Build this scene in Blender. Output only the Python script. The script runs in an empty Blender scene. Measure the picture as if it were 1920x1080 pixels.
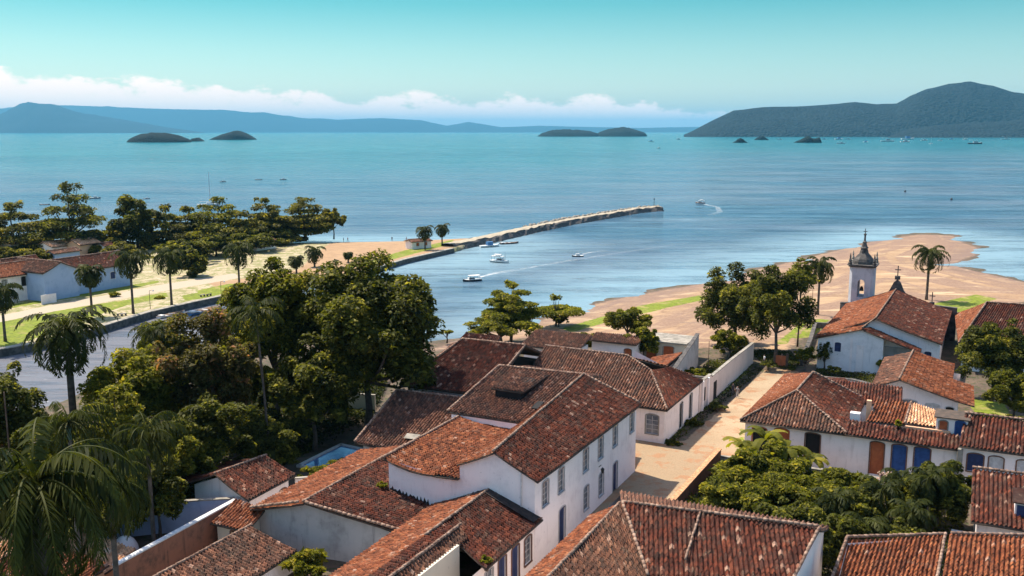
import bpy, bmesh, math, random
import numpy as np
from mathutils import Vector, Matrix
R = math.radians
C = bpy.context.scene.collection
SC = bpy.context.scene
# ------------------------------------------------------------------ camera, sky, sun, exposure
CAM_H, F_PX, HOR = 36.0, 1750.0, 246.0
PITCH = math.atan((540 - HOR) / F_PX)
SUN_AZ, SUN_EL = 137.0, 56.0            # degrees counter-clockwise from +X, and above the horizon
cam = bpy.data.objects.new('camera', bpy.data.cameras.new('camera')); C.objects.link(cam)
cam.location = (0, 0, CAM_H); cam.rotation_euler = (R(90) - PITCH, 0, 0)
cam.data.sensor_width = 36.0; cam.data.lens = 36.0 * F_PX / 1920.0
cam.data.clip_start = 1.0; cam.data.clip_end = 200000.0
SC.camera = cam
SC.view_settings.view_transform = 'Standard'; SC.view_settings.look = 'None'
SC.view_settings.exposure = 1.05; SC.view_settings.gamma = 1.0; SC.view_settings.use_curve_mapping = False
SC.cycles.use_denoising = True
SC.cycles.max_bounces = 8; SC.cycles.diffuse_bounces = 3; SC.cycles.glossy_bounces = 3
SC.cycles.transparent_max_bounces = 12; SC.cycles.volume_bounces = 0
SC.cycles.caustics_reflective = False; SC.cycles.caustics_refractive = False
sun = bpy.data.objects.new('sun', bpy.data.lights.new('sun', 'SUN')); C.objects.link(sun)
sd_ = Vector((math.cos(R(SUN_AZ)) * math.cos(R(SUN_EL)), math.sin(R(SUN_AZ)) * math.cos(R(SUN_EL)), math.sin(R(SUN_EL))))
sun.rotation_euler = sd_.to_track_quat('Z', 'Y').to_euler()
sun.data.energy = 4.1; sun.data.angle = R(0.5); sun.data.color = (1.0, 0.91, 0.76)
world = bpy.data.worlds.new('World'); SC.world = world; world.use_nodes = True

class NT:
    """small node-tree writer"""
    def __init__(s, tree): s.t = tree; s.n = tree.nodes; s.l = tree.links
    def new(s, kind, **kw):
        n = s.n.new(kind)
        for k, v in kw.items(): setattr(n, k, v)
        return n
    def put(s, sock, v):
        if isinstance(v, bpy.types.NodeSocket): s.l.new(v, sock)
        elif v is not None:
            if sock.type == 'RGBA' and len(v) == 3: v = (*v, 1)
            sock.default_value = v
    def math(s, op, a, b=None, c=None, clamp=False):
        n = s.new('ShaderNodeMath', operation=op, use_clamp=clamp)
        s.put(n.inputs[0], a)
        if b is not None: s.put(n.inputs[1], b)
        if c is not None: s.put(n.inputs[2], c)
        return n.outputs[0]
    def vmath(s, op, a, b=None):
        n = s.new('ShaderNodeVectorMath', operation=op); s.put(n.inputs[0], a)
        if b is not None: s.put(n.inputs[1], b)
        return n.outputs[0]
    def mix(s, f, a, b, blend='MIX'):
        n = s.new('ShaderNodeMix', data_type='RGBA', blend_type=blend)
        s.put(n.inputs[0], f); s.put(n.inputs[6], a); s.put(n.inputs[7], b)
        return n.outputs[2]
    def step(s, x, lo, hi, a=0.0, b=1.0):
        n = s.new('ShaderNodeMapRange', interpolation_type='SMOOTHSTEP')
        s.put(n.inputs[0], x); s.put(n.inputs[1], lo); s.put(n.inputs[2], hi); s.put(n.inputs[3], a); s.put(n.inputs[4], b)
        return n.outputs[0]
    def noise(s, vec, scale, detail=4, rough=.55, dist=0):
        n = s.new('ShaderNodeTexNoise'); s.put(n.inputs['Vector'], vec)
        n.inputs['Scale'].default_value = scale; n.inputs['Detail'].default_value = detail
        n.inputs['Roughness'].default_value = rough; n.inputs['Distortion'].default_value = dist
        return n.outputs[0]
    def mapping(s, vec, scale=(1, 1, 1), rot=(0, 0, 0)):
        n = s.new('ShaderNodeMapping'); s.put(n.inputs[0], vec)
        n.inputs[2].default_value = rot; n.inputs[3].default_value = scale
        return n.outputs[0]
    def ramp(s, f, stops):
        n = s.new('ShaderNodeValToRGB'); s.put(n.inputs[0], f); el = n.color_ramp.elements
        while len(el) < len(stops): el.new(0.5)
        for e, (p, c) in zip(el, stops): e.position = p; e.color = (*c, 1)
        return n.outputs[0]

def build_sky():
    t = NT(world.node_tree); t.n.clear()
    sky = t.new('ShaderNodeTexSky', sky_type='NISHITA')
    sky.sun_disc = False; sky.sun_elevation = R(SUN_EL); sky.sun_rotation = R(90 - SUN_AZ)
    sky.altitude = 0; sky.air_density = 1.0; sky.dust_density = 0.6; sky.ozone_density = 2.0
    d = t.new('ShaderNodeTexCoord').outputs['Generated']
    sx = t.new('ShaderNodeSeparateXYZ'); t.put(sx.inputs[0], d)
    az = t.math('ARCTAN2', sx.outputs[0], sx.outputs[1])           # 0 straight ahead, + to the right
    el = t.math('MULTIPLY', t.math('ARCSINE', sx.outputs[2]), 57.29578)
    # a bank of low cumulus over the far ranges, thicker and higher towards the left
    cv = t.new('ShaderNodeCombineXYZ'); t.put(cv.inputs[0], t.math('MULTIPLY', az, 57.29578)); t.put(cv.inputs[1], t.math('MULTIPLY', el, 1.9))
    big = t.noise(cv.outputs[0], .42, 5, .55); fine = t.noise(cv.outputs[0], 1.5, 5, .6)
    deg = t.math('MULTIPLY', az, 57.29578)
    top = t.step(deg, -30., -7., 3.35, 2.1)
    top = t.math('SUBTRACT', top, t.step(deg, 4., 14., 0., 1.1))
    h = t.math('ADD', t.math('MULTIPLY', t.math('SUBTRACT', big, .5), 3.4), t.math('MULTIPLY', t.math('SUBTRACT', fine, .5), 1.1))
    edge = t.math('SUBTRACT', t.math('ADD', top, h), el)
    m = t.step(edge, -.05, .55)
    m = t.math('MULTIPLY', m, t.step(el, -.4, .6))
    m = t.math('MULTIPLY', m, t.step(fine, .15, .5, .75, 1.))
    m = t.math('MULTIPLY', m, t.step(deg, 9., 21., 1., 0.))
    # one small puff high on the right
    px = t.math('SUBTRACT', deg, 27.2); py = t.math('MULTIPLY', t.math('SUBTRACT', el, 7.6), 2.0)
    rr = t.math('ADD', t.math('SQRT', t.math('ADD', t.math('MULTIPLY', px, px), t.math('MULTIPLY', py, py))), t.math('MULTIPLY', t.math('SUBTRACT', fine, .5), 1.6))
    m = t.math('MAXIMUM', m, t.step(rr, .5, 1.7, .85, 0.))
    tint = t.ramp(t.math('DIVIDE', el, 50.), SKY_TINT)
    base = t.mix(1.0, sky.outputs[0], tint, 'MULTIPLY')
    col = t.mix(t.math('MULTIPLY', m, .93), base, CLOUD)
    bg = t.new('ShaderNodeBackground'); t.put(bg.inputs[0], col); bg.inputs[1].default_value = SKY_STRENGTH
    out = t.new('ShaderNodeOutputWorld'); t.l.new(bg.outputs[0], out.inputs[0])
SKY_STRENGTH = 0.15
SKY_TINT = [(0, (0.492, 0.486, 0.444)), (0.05, (0.463, 0.493, 0.431)), (0.096, (0.331, 0.445, 0.376)), (0.148, (0.148, 0.368, 0.31)), (0.34, (0.2, 0.52, 0.54)), (0.75, (1.18, 1.0, 0.9))]
CLOUD = (5.7, 4.5, 3.8)
build_sky()

# ------------------------------------------------------------------ plan geometry
TH = R(63.4)                                         # direction of the main street on the ground
def W(u, v, z=0.0):                                  # street frame: u along the street, v to its right
    return Vector((u * math.cos(TH) + v * math.sin(TH), u * math.sin(TH) - v * math.cos(TH), z))
def UV(x, y): return x * math.cos(TH) + y * math.sin(TH), x * math.sin(TH) - y * math.cos(TH)
_c, _s = math.cos(PITCH), math.sin(PITCH)
def at(px, py, z=0.0):                               # survey of the plan: photograph pixel -> point at height z
    a = (px - 960) / F_PX; b = (540 - py) / F_PX
    rx, ry, rz = a, _c + b * _s, -_s + b * _c
    k = (z - CAM_H) / rz
    return Vector((rx * k, ry * k, z))
def height_at(p, py):                                # height over point p that shows at picture row py
    b = (540 - py) / F_PX
    return CAM_H + p.y * (-_s + b * _c) / (_c + b * _s)
def depth_of(p): return p.y * _c - (p.z - CAM_H) * _s
WATER = -1.6
def zland(x, y):
    u, v = UV(x, y)
    k = min(1.0, max(0.0, (u - 90) / 60.0)); k = k * k * (3 - 2 * k)
    return -1.0 * k if x > -60 else -0.3

# ------------------------------------------------------------------ objects
def mesh_obj(name, verts, faces, mats, parent=None, smooth=False, fmat=None, tone=None, uv=None):
    me = bpy.data.meshes.new(name)
    off = Vector((0, 0, 0))
    q = parent
    while q is not None: off = off + q.location; q = q.parent
    if len(verts):
        va = np.asarray([tuple(v) for v in verts] if not isinstance(verts, np.ndarray) else verts, dtype=np.float64) - np.array(off)
    else: va = np.zeros((0, 3))
    me.from_pydata(va, [], [tuple(f) for f in faces] if not isinstance(faces, list) else faces)
    for m in (mats if isinstance(mats, (list, tuple)) else [mats]): me.materials.append(m)
    if fmat is not None: me.polygons.foreach_set('material_index', np.asarray(fmat, dtype=np.int32))
    if tone is not None:
        a = me.attributes.new('tone', 'FLOAT', 'FACE'); a.data.foreach_set('value', np.asarray(tone, dtype=np.float32))
    me.update()
    if smooth: me.polygons.foreach_set('use_smooth', np.ones(len(me.polygons), dtype=bool))
    o = bpy.data.objects.new(name, me); C.objects.link(o)
    if parent is not None: o.parent = parent
    return o
def tag(o, label=None, cat=None, group=None, kind=None):
    if label: o['label'] = label
    if cat: o['category'] = cat
    if group: o['group'] = group
    if kind: o['kind'] = kind
    return o
def thing(name, label, cat, loc, group=None):
    o = bpy.data.objects.new(name, None); o.empty_display_size = .3; C.objects.link(o); o.location = loc
    return tag(o, label, cat, group)
def copy_thing(src, loc, rotz=0., sc=1., label=None, group=None):
    r = src.copy(); C.objects.link(r); r.location = loc; r.rotation_euler = (0, 0, rotz)
    r.scale = (sc, sc, sc) if not isinstance(sc, tuple) else sc
    if label: r['label'] = label
    if group: r['group'] = group
    for ch in src.children:
        c = ch.copy(); C.objects.link(c); c.parent = r
        for g in ch.children:
            d = g.copy(); C.objects.link(d); d.parent = c
    return r

class MB:
    """collects shapes (world coordinates) for one mesh"""
    def __init__(s): s.v = []; s.f = []; s.m = []
    def poly(s, pts, m=0):
        i = len(s.v); s.v += [tuple(p) for p in pts]; s.f.append(tuple(range(i, i + len(pts)))); s.m.append(m)
    def prism(s, pts, dz, m=0):                      # plan outline raised by dz
        n = len(pts); i = len(s.v)
        s.v += [tuple(p) for p in pts] + [(p[0], p[1], p[2] + dz) for p in pts]
        s.f.append(tuple(range(i + n - 1, i - 1, -1))); s.f.append(tuple(range(i + n, i + 2 * n))); s.m += [m, m]
        for k in range(n):
            j = (k + 1) % n; s.f.append((i + k, i + j, i + n + j, i + n + k)); s.m.append(m)
    def box(s, c, sx, sy, sz, ang=0., m=0):          # c = centre of the base
        ca, sa = math.cos(ang), math.sin(ang)
        pts = [Vector((c[0] + x * ca - y * sa, c[1] + x * sa + y * ca, c[2])) for x, y in ((-sx/2, -sy/2), (sx/2, -sy/2), (sx/2, sy/2), (-sx/2, sy/2))]
        s.prism(pts, sz, m)
    def tube(s, pts, radii, n=8, m=0, cap=True):
        pts = [Vector(p) for p in pts]; i0 = len(s.v)
        for k, p in enumerate(pts):
            d = (pts[min(k + 1, len(pts) - 1)] - pts[max(k - 1, 0)]).normalized()
            a = d.orthogonal().normalized() if abs(d.z) < .95 else Vector((1, 0, 0)).cross(d).normalized()
            if k: a = (pa - d * pa.dot(d)).normalized()
            pa = a; b = d.cross(a)
            for j in range(n):
                t = 2 * math.pi * j / n; q = p + (a * math.cos(t) + b * math.sin(t)) * radii[k]; s.v.append(tuple(q))
        for k in range(len(pts) - 1):
            for j in range(n):
                a0 = i0 + k * n + j; a1 = i0 + k * n + (j + 1) % n
                s.f.append((a0, a1, a1 + n, a0 + n)); s.m.append(m)
        if cap:
            s.f.append(tuple(range(i0 + n - 1, i0 - 1, -1))); s.m.append(m)
            e = i0 + (len(pts) - 1) * n; s.f.append(tuple(range(e, e + n))); s.m.append(m)
    def lathe(s, c, prof, n=12, m=0, rot=0.):        # prof: (radius, z) from the bottom up
        i0 = len(s.v)
        for r, z in prof:
            for j in range(n):
                t = rot + 2 * math.pi * j / n; s.v.append((c[0] + r * math.cos(t), c[1] + r * math.sin(t), c[2] + z))
        for k in range(len(prof) - 1):
            for j in range(n):
                a0 = i0 + k * n + j; a1 = i0 + k * n + (j + 1) % n
                s.f.append((a0, a1, a1 + n, a0 + n)); s.m.append(m)
        e = i0 + (len(prof) - 1) * n
        s.f.append(tuple(range(e, e + n))); s.m.append(m); s.f.append(tuple(range(i0 + n - 1, i0 - 1, -1))); s.m.append(m)
    def build(s, name, mats, parent=None, smooth=False):
        return mesh_obj(name, s.v, s.f, mats, parent, smooth, s.m)

# ------------------------------------------------------------------ materials
def new_mat(name):
    m = bpy.data.materials.new(name); m.use_nodes = True; t = NT(m.node_tree); t.n.clear()
    b = t.new('ShaderNodeBsdfPrincipled'); o = t.new('ShaderNodeOutputMaterial'); t.l.new(b.outputs[0], o.inputs[0])
    return m, t, b, o
def pos(t): return t.new('ShaderNodeNewGeometry').outputs['Position']
def bump(t, b, h, strength, dist=.05):
    n = t.new('ShaderNodeBump'); n.inputs['Strength'].default_value = strength; n.inputs['Distance'].default_value = dist
    t.put(n.inputs['Height'], h); t.l.new(n.outputs[0], b.inputs['Normal'])
def pmat(name, c1, c2=None, scale=1.0, rough=.8, bmp=.2, detail=5, metal=0., spec=.3, stretch=(1, 1, 1)):
    m, t, b, o = new_mat(name)
    c2 = c2 or tuple(x * .75 for x in c1)
    v = t.mapping(pos(t), stretch)
    n = t.noise(v, scale, detail, .6)
    t.put(b.inputs['Base Color'], t.mix(t.step(n, .35, .65), c1, c2))
    b.inputs['Roughness'].default_value = rough; b.inputs['Metallic'].default_value = metal
    b.inputs['Specular IOR Level'].default_value = spec
    if bmp: bump(t, b, t.noise(v, scale * 6, 3), bmp, .03)
    return m
def plaster(name, c, stain, amount=.5, streak=.5, scale=.5):
    """old limewash: big pale and grey patches, rain streaks with shapes of their own, flaking"""
    m, t, b, o = new_mat(name); p = pos(t)
    big = t.noise(p, scale, 6, .65)
    st = t.noise(t.mapping(p, (1.6, 1.6, .16)), 1.6, 5, .6)
    fl = t.noise(p, 2.4, 6, .7)
    f = t.math('ADD', t.math('MULTIPLY', t.step(big, .45, .75), amount), t.math('MULTIPLY', t.step(st, .55, .78), streak), clamp=True)
    col = t.mix(f, c, stain)
    col = t.mix(t.math('MULTIPLY', t.step(fl, .62, .72), .7), col, tuple(x * .45 for x in stain))
    t.put(b.inputs['Base Color'], col); b.inputs['Roughness'].default_value = .9; b.inputs['Specular IOR Level'].default_value = .15
    bump(t, b, t.noise(p, 5, 5), .25, .03)
    return m
def roof_mat(name, cols, patch=(.06, .045, .035), amt=.5, pale=(.34, .20, .14)):
    """clay tile: every tile its own tone, lichen-dark patches and a few new pale ones"""
    m, t, b, o = new_mat(name); p = pos(t)
    a = t.new('ShaderNodeAttribute', attribute_name='tone').outputs['Fac']
    col = t.ramp(a, [(0, cols[0]), (.35, cols[1]), (.7, cols[2]), (.93, cols[3]), (1, pale)])
    big = t.noise(p, .55, 6, .68); mid = t.noise(p, 2.6, 4, .6)
    f = t.math('MULTIPLY', t.step(t.math('ADD', t.math('MULTIPLY', big, .6), t.math('MULTIPLY', mid, .4)), .42, .62), amt)
    col = t.mix(f, col, patch)
    li = t.noise(p, 1.1, 6, .7, .4); col = t.mix(t.math('MULTIPLY', t.step(li, .56, .68), .55), col, (.19, .125, .085))
    sp = t.noise(p, 3.4, 5, .75); k = t.step(sp, .28, .72, .50, 1.55)
    cc = t.new('ShaderNodeCombineXYZ')
    for i_ in range(3): t.put(cc.inputs[i_], k)
    col = t.mix(1., col, cc.outputs[0], 'MULTIPLY')
    t.put(b.inputs['Base Color'], col); b.inputs['Roughness'].default_value = .85; b.inputs['Specular IOR Level'].default_value = .2
    bump(t, b, t.noise(p, 14, 3), .3, .02)
    return m
def leaf_mat(name, dark, light, warm=None, trans=.3):
    m, t, b, o = new_mat(name)
    a = t.new('ShaderNodeAttribute', attribute_name='tone').outputs['Fac']
    stops = [(0, dark), (.75, light), (1, warm or tuple(x * 1.5 for x in light))]
    col = t.ramp(a, stops)
    t.put(b.inputs['Base Color'], col); b.inputs['Roughness'].default_value = .6; b.inputs['Specular IOR Level'].default_value = .12
    tr = t.new('ShaderNodeBsdfTranslucent'); t.put(tr.inputs[0], t.mix(1.0, col, (1.2, 1.25, .5), 'MULTIPLY'))
    mx = t.new('ShaderNodeMixShader'); mx.inputs[0].default_value = trans
    t.l.new(b.outputs[0], mx.inputs[1]); t.l.new(tr.outputs[0], mx.inputs[2]); t.l.new(mx.outputs[0], o.inputs[0])
    return m
M = {}
M['white'] = plaster('limewash_white', (.92, .83, .80), (.66, .57, .56), .6, .7)
M['white2'] = plaster('limewash_warm', (.93, .82, .77), (.68, .57, .52), .55, .65)
M['cream'] = plaster('limewash_cream', (.62, .55, .44), (.50, .44, .35), .4, .3)
M['grey'] = plaster('limewash_weathered', (.46, .44, .43), (.20, .19, .19), .6, .75)
M['church'] = plaster('limewash_church', (.86, .82, .82), (.52, .51, .52), .5, .6)
M['tower'] = plaster('limewash_tower', (.56, .55, .58), (.27, .27, .30), .7, .8)
M['pinkwall'] = plaster('limewash_pink', (.74, .62, .56), (.52, .43, .40), .5, .45)
M['blue_wall'] = plaster('blue_limewash', (.36, .46, .64), (.20, .28, .46), .5, .35)
M['brick'] = plaster('exposed_brick_wall', (.27, .12, .075), (.095, .06, .045), .9, .8, .9)
M['orange_wall'] = plaster('apricot_wall', (.78, .45, .27), (.62, .36, .22), .4, .2)
M['mould_and_shade'] = pmat('black_mould_and_shade', (.022, .02, .02), (.05, .035, .03), 2.0, .95, .4)  # mould black, also the colour of the painted shadow strip on the low roof
M['stone'] = pmat('dark_stone', (.13, .115, .105), (.055, .05, .048), 1.2, .9, .6)
M['stone_lt'] = pmat('pale_stone', (.36, .32, .27), (.20, .18, .15), 1.0, .9, .5)
RED = [(0.035, 0.0095, 0.0056), (0.0807, 0.0184, 0.0093), (0.1182, 0.0279, 0.0128), (0.1666, 0.046, 0.0218)]
BRN = [(0.0586, 0.0282, 0.019), (0.1225, 0.0496, 0.0295), (0.1811, 0.0737, 0.0423), (0.2769, 0.1243, 0.0705)]
ORG_OR_LIT = [(0.0765, 0.0216, 0.009), (0.1721, 0.0464, 0.0173), (0.2358, 0.0696, 0.0255), (0.2932, 0.1084, 0.0449)]
M['tile_red'] = roof_mat('clay_tile_red', RED, amt=.45)
M['tile_brown'] = roof_mat('clay_tile_weathered', BRN, amt=.55)
M['tile_orange_or_lit'] = roof_mat('clay_tile_orange_or_lit', ORG_OR_LIT, patch=(.22, .09, .05), amt=.35)  # orange tile; also sunlight painted into the sun-facing slopes of red roofs
M['tile_new'] = roof_mat('clay_tile_apricot', [(.50, .25, .13), (.62, .33, .18), (.70, .40, .23), (.76, .48, .30)], patch=(.45, .22, .11), amt=.3, pale=(.8, .6, .45))
M['mortar'] = pmat('ridge_mortar', (.36, .24, .175), (.15, .085, .06), 2.0, .9, .4)
M['eave'] = pmat('eave_timber', (.11, .075, .055), (.06, .045, .035), 1.5, .85, .3)
M['glass'] = pmat('window_glass', (.08, .09, .11), (.20, .22, .25), 1.3, .12, 0, spec=.6)
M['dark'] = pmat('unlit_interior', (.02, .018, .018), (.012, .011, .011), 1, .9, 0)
M['wframe'] = pmat('white_window_frame', (.62, .61, .60), (.48, .47, .47), 3, .6, .1)
M['sframe'] = pmat('stone_grey_surround', (.46, .44, .44), (.36, .34, .34), 2, .8, .2)
M['bframe'] = pmat('brown_surround', (.20, .10, .065), (.13, .065, .045), 2, .7, .2)
M['blue'] = pmat('blue_paint', (.035, .10, .30), (.025, .07, .22), 2.5, .55, .15)
M['navy'] = pmat('navy_paint', (.025, .045, .13), (.018, .03, .09), 2.5, .55, .15)
M['rust'] = pmat('orange_paint', (.46, .13, .045), (.36, .09, .035), 2.0, .6, .15)
M['wood'] = pmat('old_wood', (.16, .10, .065), (.09, .055, .04), 2.0, .8, .3)
M['bark'] = pmat('bark', (.13, .10, .08), (.07, .055, .045), 2.5, .9, .5)
M['palmbark'] = pmat('palm_bark', (.22, .19, .16), (.13, .11, .09), 1.5, .9, .4, stretch=(1, 1, 4))
M['metal'] = pmat('dark_iron', (.04, .04, .045), (.03, .03, .03), 3, .5, .1, metal=.4)
M['leaf'] = leaf_mat('leaf_green', (0.0137, 0.022, 0.005), (0.1769, 0.1725, 0.0196), (0.4326, 0.345, 0.0403), 0.46)
M['leaf_dk'] = leaf_mat('leaf_deep_green', (0.0091, 0.015, 0.006), (0.118, 0.1207, 0.0207), (0.354, 0.299, 0.0391), 0.42)
M['leaf_lt'] = leaf_mat('leaf_bright_green', (0.0319, 0.045, 0.007), (0.2052, 0.195, 0.022), (0.4332, 0.34, 0.05), .50)
M['leaf_rd'] = leaf_mat('leaf_reddish', (.030, .026, .010), (.15, .125, .034), (.40, .17, .10), .44)
M['leaf_far'] = leaf_mat('leaf_almond', (0.0114, 0.017, 0.009), (0.1638, 0.1495, 0.0276), (0.4457, 0.345, 0.0483), 0.42)
M['palm'] = leaf_mat('palm_frond', (0.0118, 0.0192, 0.0059), (0.0727, 0.0783, 0.0136), (0.2328, 0.1957, 0.0511), 0.34)
M['flower'] = leaf_mat('pale_blossom', (.35, .22, .22), (.65, .48, .45), (.8, .7, .62), .2)
M['water_pool'] = pmat('pool_water', (.06, .17, .38), (.10, .25, .46), .9, .08, .25, spec=.6)
M['gravel'] = pmat('pale_paving', (.42, .35, .26), (.28, .24, .17), 1.2, .9, .3)
M['skin'] = pmat('skin', (.32, .18, .12), (.28, .15, .10), 3, .6, 0)
M['hull_w'] = pmat('white_boat_paint', (.70, .70, .68), (.55, .55, .54), 1, .4, .05)
M['hull_d'] = pmat('dark_boat_paint', (.04, .045, .055), (.025, .03, .035), 1, .4, .05)
M['hull_b'] = pmat('blue_boat_paint', (.08, .20, .38), (.05, .13, .28), 1, .4, .05)
M['hull_g'] = pmat('green_boat_paint', (.08, .20, .17), (.05, .14, .12), 1, .4, .05)
M['hull_r'] = pmat('red_boat_paint', (.34, .10, .06), (.24, .07, .045), 1, .4, .05)
M['canvas'] = pmat('white_canvas', (.72, .70, .67), (.58, .56, .54), 1, .7, .05)
# ------------------------------------------------------------------ ground, beaches, water, hills, haze
def px_poly(pts, z=0.): return np.array([tuple(at(x, y, z))[:2] for x, y in pts])
def uv_poly(pts): return np.array([tuple(W(u, v))[:2] for u, v in pts])
def sdist(P, poly, steep=None):
    """signed distance to a plan outline (+ inside); also whether the nearest edge is a quay wall"""
    x, y = P[:, 0], P[:, 1]; n = len(poly); best = np.full(len(P), 1e9); st = np.zeros(len(P), bool); ins = np.zeros(len(P), bool)
    for i in range(n):
        a = poly[i]; b = poly[(i + 1) % n]; d = b - a; L = max(d @ d, 1e-9)
        t = np.clip(((x - a[0]) * d[0] + (y - a[1]) * d[1]) / L, 0, 1)
        q = np.hypot(x - a[0] - t * d[0], y - a[1] - t * d[1]); k = q < best; best[k] = q[k]
        if steep is not None: st[k] = bool(steep[i])
        c = ((a[1] > y) != (b[1] > y)); den = (b[1] - a[1]) if abs(b[1] - a[1]) > 1e-9 else 1e-9
        ins ^= c & (x < (b[0] - a[0]) * (y - a[1]) / den + a[0])
    return np.where(ins, best, -best), st
BANK = [(-420, 742), (-200, 697), (0, 655), (100, 638), (200, 609), (280, 585), (360, 567), (430, 552), (560, 529), (640, 522), (685, 508), (760, 486), (850, 466)]
LEFT = BANK + [(905, 449), (900, 440), (870, 440), (760, 445), (640, 447), (480, 449), (300, 451), (100, 452), (-100, 452), (-500, 452)]
LEFT_STEEP = [1] * (len(BANK)) + [0] * (len(LEFT) - len(BANK))
SHORE = [(-900, 1000), (-300, 860), (0, 790), (120, 752), (250, 690), (400, 640), (560, 640), (700, 655), (800, 655), (870, 631), (940, 613), (1010, 597), (1080, 577), (1160, 556), (1230, 543), (1290, 534),
         (1330, 526), (1420, 503), (1500, 485), (1570, 467), (1650, 447), (1720, 438), (1790, 440), (1800, 450), (1835, 463), (1828, 475), (1790, 490), (1800, 500), (1850, 510), (1930, 528), (2100, 540), (2500, 550)]
RIGHT = SHORE + [(2500, 1500), (-900, 1500)]
GROUND_LEFT = px_poly(LEFT, -.3); GROUND_RIGHT = px_poly(RIGHT, WATER)
BEACH = px_poly(SHORE[8:] + [(2500, 620), (1920, 566), (1760, 585), (1590, 598), (1530, 606), (1478, 655), (1420, 657), (1330, 652), (1240, 652), (1100, 640), (1000, 632), (870, 645)], -1.)
GRASS = [px_poly(p, -.5) for p in (
    [(-200, 720), (-200, 652), (0, 606), (120, 582), (240, 563), (312, 549), (316, 558), (240, 574), (180, 594), (60, 640), (0, 655)],
    [(0, 583), (110, 565), (240, 545), (300, 531), (300, 527), (180, 545), (60, 566), (0, 575)], [(340, 556), (420, 540), (560, 520), (560, 530), (430, 556), (345, 566)],
    [(365, 547), (430, 533), (500, 536), (440, 552), (390, 556)], [(640, 505), (760, 470), (852, 450), (845, 459), (690, 500)],
    [(1052, 609), (1130, 586), (1200, 567), (1312, 547), (1330, 556), (1250, 573), (1150, 595), (1075, 617)],
    [(1488, 630), (1532, 593), (1556, 595), (1525, 627)], [(1452, 640), (1512, 592), (1524, 592), (1474, 640)],
    [(1745, 566), (1830, 548), (1870, 556), (1800, 582)], [(1815, 740), (1885, 748), (1895, 780), (1825, 776)],
    [(1376, 850), (1390, 806), (1399, 810), (1393, 850)])] + [uv_poly([(103.5, -31), (147, -31), (147, -30.3), (103.5, -30.4)])]
LANE = px_poly([(-300, 668), (0, 592), (100, 571), (200, 553), (300, 534), (440, 512), (450, 521), (300, 547), (200, 566), (100, 584), (0, 607), (-300, 690)], -.3)
STREET = [uv_poly([(30, -31), (91.4, -31), (91.4, -62), (101.6, -62), (101.6, -31), (104, -29.2), (120, -28.7), (146, -28.2), (147, -23.5), (140, -21.8), (104, -21.7), (98, -23.3), (30, -23.8)]),
          uv_poly([(97.5, -24), (101, -22), (103.5, 10), (100.5, 10)])]

def vnoise(x, y, seed=0):
    def h(i, j): 
        k = np.sin(i * 127.1 + j * 311.7 + seed * 74.7) * 43758.5453
        return k - np.floor(k)
    xi, yi = np.floor(x), np.floor(y); fx, fy = x - xi, y - yi; fx = fx * fx * (3 - 2 * fx); fy = fy * fy * (3 - 2 * fy)
    a, b, c, d = h(xi, yi), h(xi + 1, yi), h(xi, yi + 1), h(xi + 1, yi + 1)
    return (a * (1 - fx) + b * fx) * (1 - fy) + (c * (1 - fx) + d * fx) * fy
def fbm(x, y, o=5, seed=0): return sum(vnoise(x * 2 ** k, y * 2 ** k, seed + k) * .5 ** k for k in range(o)) - 1.0
def axis(*segs):
    out = []
    for a, b, st in segs: out += list(np.arange(a, b, st))
    return np.array(out + [segs[-1][1]])
def grid_mesh(name, xs, ys, zfun, attrs, mat, kind='structure', keep=None):
    X, Y = np.meshgrid(xs, ys); P = np.stack([X.ravel(), Y.ravel()], 1)
    Z = zfun(P); V = np.column_stack([P, Z]); nx = len(xs)
    i = np.arange(len(ys) - 1)[:, None] * nx + np.arange(nx - 1)[None, :]
    Fc = np.stack([i, i + 1, i + 1 + nx, i + nx], -1).reshape(-1, 4)
    if keep is not None: Fc = Fc[keep(V, Fc)]
    me = bpy.data.meshes.new(name); me.vertices.add(len(V)); me.vertices.foreach_set('co', V.ravel())
    me.loops.add(Fc.size); me.loops.foreach_set('vertex_index', Fc.ravel().astype(np.int32))
    me.polygons.add(len(Fc)); me.polygons.foreach_set('loop_start', np.arange(0, Fc.size, 4, dtype=np.int32))
    me.update(calc_edges=True); me.validate()
    me.polygons.foreach_set('use_smooth', np.ones(len(me.polygons), bool))
    for k, f in attrs.items():
        a = me.attributes.new(k, 'FLOAT', 'POINT'); a.data.foreach_set('value', f(P).astype(np.float32))
    me.materials.append(mat); o = bpy.data.objects.new(name, me); C.objects.link(o); tag(o, kind=kind); return o

def ground_height(P):
    u = P[:, 0] * math.cos(TH) + P[:, 1] * math.sin(TH)
    k = np.clip((u - 90) / 60, 0, 1); zr = -1.0 * k * k * (3 - 2 * k)
    dl, st = sdist(P, GROUND_LEFT, LEFT_STEEP); dr, _ = sdist(P, GROUND_RIGHT)
    db, _ = sdist(P, BEACH)
    zl = np.minimum(-.3, np.where(st, -.3 + (dl - .3) * 4., WATER - .05 + dl * .10))
    slope = np.where(dr < 0, .10, np.where(db > -6, .035, .12))
    wob = fbm(P[:, 0] * .045, P[:, 1] * .11, 4, 21) * 11. * np.clip((dr + 40) / 40, 0, 1) * (db > -8)
    zr = np.minimum(zr, WATER + (dr + wob) * slope)
    return np.maximum(np.maximum(zl, zr), -4.)
def soft(polys, w=1.5):
    def f(P):
        m = np.full(len(P), -1e9)
        for p in (polys if isinstance(polys, list) else [polys]): m = np.maximum(m, sdist(P, p)[0])
        return np.clip(m / (2 * w) + .5, 0, 1)
    return f
def shore(P): return np.clip(np.maximum(sdist(P, GROUND_LEFT)[0], sdist(P, GROUND_RIGHT)[0]), -60, 60)

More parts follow.
